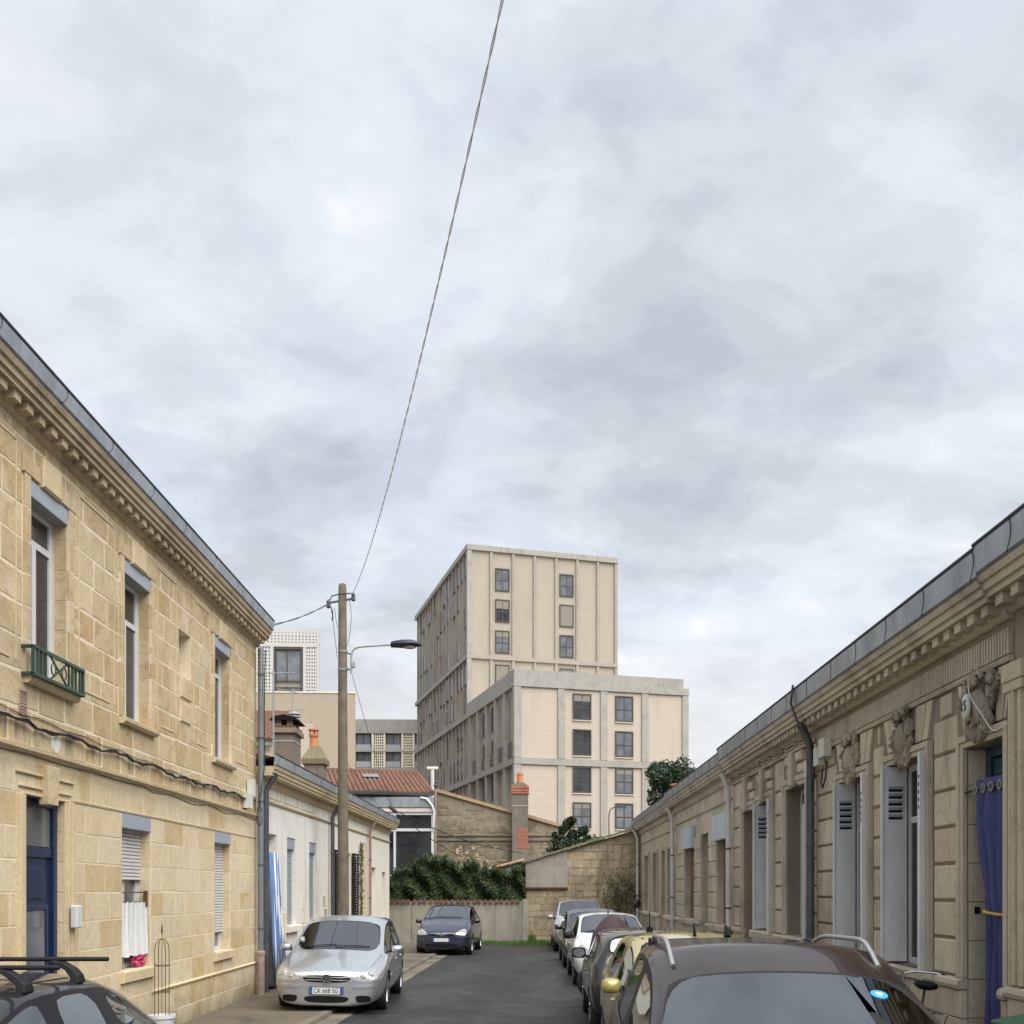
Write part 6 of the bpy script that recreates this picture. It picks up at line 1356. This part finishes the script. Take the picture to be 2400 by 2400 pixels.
# ---- white hatchback
WH = dict(CL); WH.update(paint='p_white', L=3.9, W=1.68, H=1.46)
r, b, pm = car('white_hatchback', 'white hatchback with black mirror behind the maroon cover', WH, 2.03, 20.4, .01)
both(b, r, [(.40, .62), (.70, .58), (.76, .72), (.68, .86), (.52, .74)], .012, 'headlight', M['headlight']); patch(b, 'front', [(-.5, .40), (.5, .40), (.42, .25), (-.42, .25)], .004, 'lower_intake', M['black'], r); plate(b, r, 0, .5, None)
for s in (-1, 1): mirror(r, WH['L']/2-1.38, s*.80, .99, 'blackplastic', s, .2, .15, .12)
h, n_ = cast(b, 'top', WH['L']/2-1.95, 0); MB().tube([h, h+Vector((-.05,0,.13))], [.018,.006], 6).build('roof_antenna', M['black'], r)
# ---- small dark car facing away, with round mirrors
MI = dict(L=3.72, W=1.68, H=1.41, hf=.80, hb=.93, sc=1.10, st=1.72, sb=2.2, sr=3.0, sR=3.35, sh=3.58, fa=.72, ra=3.18, wr=.30, paint='p_mini', zb=.19, wt=.78, hc=.99, tail=False)
r, b, pm = car('small_dark_car', 'small grey-black car facing away with round mirrors', MI, 1.95, 17.2, .03, away=True)
for s in (-1, 1): mirror(r, MI['L']/2-1.42, s*.80, .99, 'blackplastic', s, .22, .17, .12)
h, n_ = cast(b, 'top', MI['L']/2-3.15, 0); MB().tube([h+Vector((0,0,.05)), h+Vector((-.03,0,.30))], [.01,.004], 6).build('roof_antenna', M['black'], r); MB().revolve([(.05,0),(.035,.05),(0,.07)], h, 'z', 10).build('antenna_base', M['black'], r)
both(b, r, [(.42, .62), (.66, .60), (.70, .76), (.52, .80)], .012, 'headlight', M['headlight'])
# ---- yellow hatchback
YE = dict(L=3.75, W=1.68, H=1.50, hf=.80, hb=.97, sc=.86, st=1.62, sb=1.98, sr=2.85, sR=3.32, sh=3.62, fa=.75, ra=3.15, wr=.29, paint='p_yellow', zb=.19, wt=.75, blackB=False, quarter=True, hc=1.02)
r, b, pm = car('yellow_hatchback', 'pale yellow hatchback parked behind the brown car', YE, 1.85, 8.75, .0)
both(b, r, [(.40, .62), (.68, .62), (.74, .80), (.52, .80)], .012, 'headlight', M['headlight']); patch(b, 'front', [(-.45, .42), (.45, .42), (.40, .28), (-.40, .28)], .004, 'lower_intake', M['black'], r); plate(b, r, 0, .52, None)
for s in (-1, 1):
    mirror(r, YE['L']/2-1.28, s*.80, 1.01, 'p_yellow', s, .19, .15, .12); ribbon(b, 'top', [(YE['L']/2-1.60, s*.52), (YE['L']/2-3.3, s*.52)], .022, 'roof_channel', M['blackplastic'], r)
h, n_ = cast(b, 'top', YE['L']/2-1.75, .0); MB().tube([h, h+Vector((-.06,0,.13))], [.02,.006], 6).build('roof_antenna', M['black'], r)
# ---- brown car with roof rails, nearest on the right
SU = dict(L=4.4, W=1.78, H=1.64, dt=.095, hf=.88, hb=1.06, sc=1.02, st=1.80, sb=2.25, sr=3.25, sR=3.95, sh=4.28, fa=.90, ra=3.52, wr=.34, paint='p_brown', zb=.24, wt=.755, quarter=True, hc=1.12)
r, b, pm = car('brown_estate_car', 'glossy brown car with silver roof rails at lower right', SU, 1.32, 3.75, .07)
both(b, r, [(.42, .72), (.74, .74), (.80, .90), (.60, .88)], .012, 'headlight', M['headlight']); patch(b, 'front', [(-.5, .74), (.5, .74), (.45, .58), (-.45, .58)], .004, 'grille', M['black'], r); plate(b, r, 0, .48, None)
for s in (-1, 1):
    mirror(r, SU['L']/2-1.45, s*.88, 1.10, 'p_brown', s, .2, .15, .13)
    pts = []
    for t in range(13):
        u = t/12; h, n_ = cast(b, 'top', SU['L']/2-1.98-1.75*u, s*(.565+.02*math.sin(math.pi*u))); pts.append(h + Vector((0, 0, .004+.055*min(1, 6*u*(1-u)*1.0))))
    mb = MB(); mb.tube(pts, .015, 10); o = mb.build('roof_rail', M['brushed'], r, smooth=True); o.scale = (1, 1, 1)
    h, n_ = cast(b, 'top', SU['L']/2-3.72, s*.565); MB().box(h.x-.10, h.x+.04, h.y-.03, h.y+.03, h.z-.02, h.z+.05).build('rail_foot', M['blackplastic'], r, bevel=.01)
h, n_ = cast(b, 'top', SU['L']/2-1.60, .46); dsk = MB().revolve([(0,.003),(.043,.003),(.045,0)], (0,0,0), 'z', 24).build('windscreen_sticker', M['sticker'], r)
dsk.location = h + n_*.003; dsk.rotation_euler = n_.to_track_quat('Z', 'Y').to_euler(); MB().revolve([(0,.005),(.018,.005),(.02,.0035)], (0,0,0), 'z', 16).build('sticker_mark', M['board'], dsk)
h, n_ = cast(b, 'top', SU['L']/2-1.88, 0); 
if h: MB().box(h.x-.10, h.x-.03, -.05, .05, h.z-.15, h.z-.09).build('sensor_housing', M['blackplastic'], r, bevel=.015)
h, n_ = cast(b, 'top', SU['L']/2-3.9, 0); MB().tube([h, h+Vector((-.12,0,.09))], [.03,.008], 8).build('roof_antenna', M['black'], r)
# chrome line round the side windows
for v, s in (('left', 1), ('right', -1)):
    pts = [(SU['L']/2-1.15, 1.075), (SU['L']/2-2.0, 1.085), (SU['L']/2-3.2, 1.12), (SU['L']/2-3.7, 1.17)]; ribbon(b, v, pts, .022, 'chrome_strip', M['chrome'], r, .006)
# ---- black car with roof bars at the left edge
BK = dict(L=4.15, W=1.74, H=1.43, hf=.74, hb=.95, sc=1.05, st=1.95, sb=2.28, sr=3.05, sR=3.55, sh=3.95, fa=.88, ra=3.42, wr=.31, paint='p_black', zb=.17, hr=1.34, quarter=True, hc=1.0)
r, b, pm = car('black_hatchback', 'black hatchback with roof bars at lower left corner', BK, -3.38, 3.62, -.012, z=.005)
both(b, r, [(.41, .55), (.46, .515), (.60, .51), (.77, .53), (.79, .62), (.74, .70), (.58, .66)], .012, 'headlight', M['headlight']); patch(b, 'front', [(-.36, .30), (.36, .30), (.31, .18), (-.31, .18)], .004, 'lower_intake', M['black'], r); plate(b, r, 0, .40, None)
for s in (-1, 1): mirror(r, BK['L']/2-1.48, s*.83, .99, 'p_black', s, .2, .13, .12); ribbon(b, 'top', [(BK['L']/2-1.95, s*.54), (BK['L']/2-3.5, s*.52)], .016, 'roof_seam', M['black'], r)
RK = empty('roof_bars', r.location.copy(), r.rotation_euler[2], 'pair of black roof bars on curved feet on black car', 'roof rack')
for xx in (BK['L']/2-2.25, BK['L']/2-2.98):
    zt = 1.50; MB().tube([(xx, -.80, zt-.0), (xx, .80, zt)], .0145, 10).build('bar', M['blackplastic'], RK, smooth=True)
    for s in (-1, 1):
        h, n_ = cast(b, 'top', xx, s*.60); pts = [Vector((xx, s*.42, zt-.015)), Vector((xx, s*.50, zt-.03)), Vector((xx, s*.565, zt-.07)), Vector((xx, s*.60, h.z+.03)), Vector((xx, s*.61, h.z-.02))]
        vs = []; 
        for i, p_ in enumerate(pts):
            w = .026+.008*i
            vs += [p_+Vector((-w, s*-.03, -.0)), p_+Vector((w, s*-.03, 0)), p_+Vector((w, s*.025, .012)), p_+Vector((-w, s*.025, .012))]
        f = MB(); f.add(vs, [(4*i+k, 4*i+(k+1) % 4, 4*i+4+(k+1) % 4, 4*i+4+k) for i in range(4) for k in range(4)] + [(0,1,2,3), (16,17,18,19)]); f.build('bar_foot', M['blackplastic'], RK, bevel=.008)
# ---- motorcycle under a maroon cover
mb = MB(); nx, na = 26, 22; vs = []
for i in range(nx+1):
    t = i/nx; x = 1.26 + 1.95*t; top = .78 + .68*math.exp(-((x-1.72)/.42)**2) + .28*math.exp(-((x-2.5)/.6)**2); top *= min(1, .55+t*6)
    wd = .30 + .16*math.exp(-((x-1.7)/.4)**2)
    for k in range(na+1):
        a = math.pi*k/na; fold = .028*math.sin(k*2.4+i*.8)*math.sin(a)**.3 + .02*math.sin(i*1.9+k)
        y = -math.cos(a)*(wd+.10*(1-math.sin(a))+fold); z = .16 + (top-.16)*math.sin(a)**.75
        vs.append((x + (.05*math.sin(k*1.3) if i in (0, nx) else 0), 18.35+y, z))
mb.add(vs, [(i*(na+1)+k, i*(na+1)+k+1, (i+1)*(na+1)+k+1, (i+1)*(na+1)+k) for i in range(nx) for k in range(na)] + [tuple(range(na+1))[::-1], tuple(range(nx*(na+1), (nx+1)*(na+1)))])
mc = empty('covered_motorcycle', (2.0, 18.35, 0), 0, 'motorcycle under a maroon cover before the white car', 'motorcycle')
o = mb.build('cover', M['cover'], mc, smooth=True, angle=80); o.location = (-2.0, -18.35, 0)
for x in (1.42, 2.78):
    w = MB().revolve([(.20,-.05),(.27,-.06),(.30,-.03),(.30,.03),(.27,.06),(.20,.05)], (0,0,0), 'y', 24).build('wheel', M['blackrubber'], mc, smooth=True); w.location = (x-2.0, 0, .30)
    MB().revolve([(.21,-.03),(.21,.03),(.17,.02),(.17,-.02),(.21,-.03)], (0,0,0), 'y', 24).build('rim', M['alloy'], w)
# ---- city bicycle against the plinth of number 15
BI = empty('bicycle', (3.60, 9.5, .11), 0, 'dark bicycle leaning by the plinth beside brown car', 'bicycle')
def bw(y):
    o = MB().tube([(0, .33*math.cos(a*.2618), .33*math.sin(a*.2618)) for a in range(24)], .02, 6, True).build('wheel', M['blackrubber'], BI, smooth=True); o.location = (.0, y, .35)
    MB().tube([(0, .305*math.cos(a*.2618), .305*math.sin(a*.2618)) for a in range(24)], .012, 5, True).build('rim', M['chrome'], o)
    sp = MB()
    for k in range(14): sp.tube([(0,0,0), (0, .3*math.cos(k*.449), .3*math.sin(k*.449))], .0025, 3)
    sp.build('spokes', M['chrome'], o)
    MB().tube([(0, .37*math.cos(a), .37*math.sin(a)) for a in [math.pi*(.05+.1*i) for i in range(10)]], .022, 6).build('mudguard', M['chrome'], o)
bw(-.52); bw(.52)
fm_ = MB()
for a_, b_ in (((0,-.52,.35),(0,-.05,.30)), ((0,-.05,.30),(0,-.22,.82)), ((0,-.52,.35),(0,-.20,.75)), ((0,-.05,.30),(0,.38,.80)), ((0,-.18,.62),(0,.37,.86)), ((0,.36,.92),(0,.52,.35))): fm_.tube([a_, b_], .017, 8)
fm_.build('frame', M['p_dark'], BI, smooth=True)
MB().tube([(.28,.12,1.08),(.25,.22,1.09),(.10,.33,1.08),(0,.36,1.05),(-.10,.33,1.08),(-.25,.22,1.09),(-.28,.12,1.08)], .013, 8).build('handlebar', M['chrome'], BI, smooth=True); MB().tube([(0,.36,.92),(0,.36,1.06)], .014, 8).build('stem', M['chrome'], BI)
for s in (-1, 1): MB().tube([(s*.285,.03,1.075),(s*.28,.14,1.08)], .02, 8).build('grip', M['black'], BI, smooth=True)
sa = MB(); lump(sa, (0,-.27,.99), (.10,.14,.045), 2, amp=.05); lump(sa, (0,-.15,.99), (.045,.12,.035), 4, amp=.05); sa.build('saddle', M['black'], BI, smooth=True); MB().tube([(0,-.22,.80),(0,-.25,.97)], .013, 8).build('seat_post', M['chrome'], BI)
rk = MB()
for s in (-.06, 0, .06): rk.tube([(s,-.30,.78),(s,-.76,.78)], .006, 5)
for s in (-.06, .06): rk.tube([(s,-.7,.78),(s*.6,-.52,.35)], .006, 5)
rk.build('rear_rack', M['chrome'], BI); MB().box(-.04, .04, -.86, -.82, .58, .70).build('rear_light', M['redlens'], BI, bevel=.01)
BI.rotation_euler = (0, R(7), R(-3))
# ---- plant pot with trellis, wheelie bin
PT = empty('plant_trellis', (-4.38, 12.75, .06), 0, 'black wire obelisk trellis in a pale pot', 'trellis')
MB().revolve([(.11,0),(.15,.30),(.165,.30),(.165,.34),(.14,.34),(.13,.30),(0,.30)], (0,0,0), 'z', 20).build('pot', M['upvc'], PT, smooth=True)
tw = MB()
for k in range(4):
    a = math.pi/4+k*math.pi/2; c_, s_ = math.cos(a)*.095, math.sin(a)*.095
    tw.tube([(c_, s_, .3), (c_, s_, 1.14), (c_*.9, s_*.9, 1.21), (c_*.5, s_*.5, 1.27), (0, 0, 1.285)], .005, 5)
for z in (.62, .95): tw.tube([(.095*math.cos(t*.4488), .095*math.sin(t*.4488), z) for t in range(14)], .005, 5, True)
tw.tube([(0,0,.3),(0,0,1.36)], .004, 5); tw.revolve([(0,1.33),(.014,1.37),(.008,1.44),(0,1.48)], (0,0,0), 'z', 8); tw.build('wire_frame', M['rustiron'], PT)
BN = empty('wheelie_bin', (3.42, 6.35, .11), R(-88), 'green wheelie bin lid at lower right corner', 'bin')
MB().add([(-.24,-.24,.08),(.24,-.24,.08),(.24,.24,.08),(-.24,.24,.08),(-.29,-.30,.96),(.29,-.30,.96),(.29,.30,.96),(-.29,.30,.96)], [(0,3,2,1),(4,5,6,7),(0,1,5,4),(1,2,6,5),(2,3,7,6),(3,0,4,7)]).build('bin_body', M['bin'], BN, bevel=.02)
MB().prism_x([(-.33,.965),(-.33,1.0),(-.1,1.04),(.31,1.05),(.36,1.0),(.31,.965)], -.31, .31).build('lid', M['bin'], BN, bevel=.02); MB().tube([(-.28,.36,1.0),(.28,.36,1.0)], .018, 8).build('handle', M['bin'], BN)
for s in (-.25, .25): MB().revolve([(.10,-.025),(.10,.025)], (s,.22,.10), 'x', 16).build('wheel', M['blackrubber'], BN)
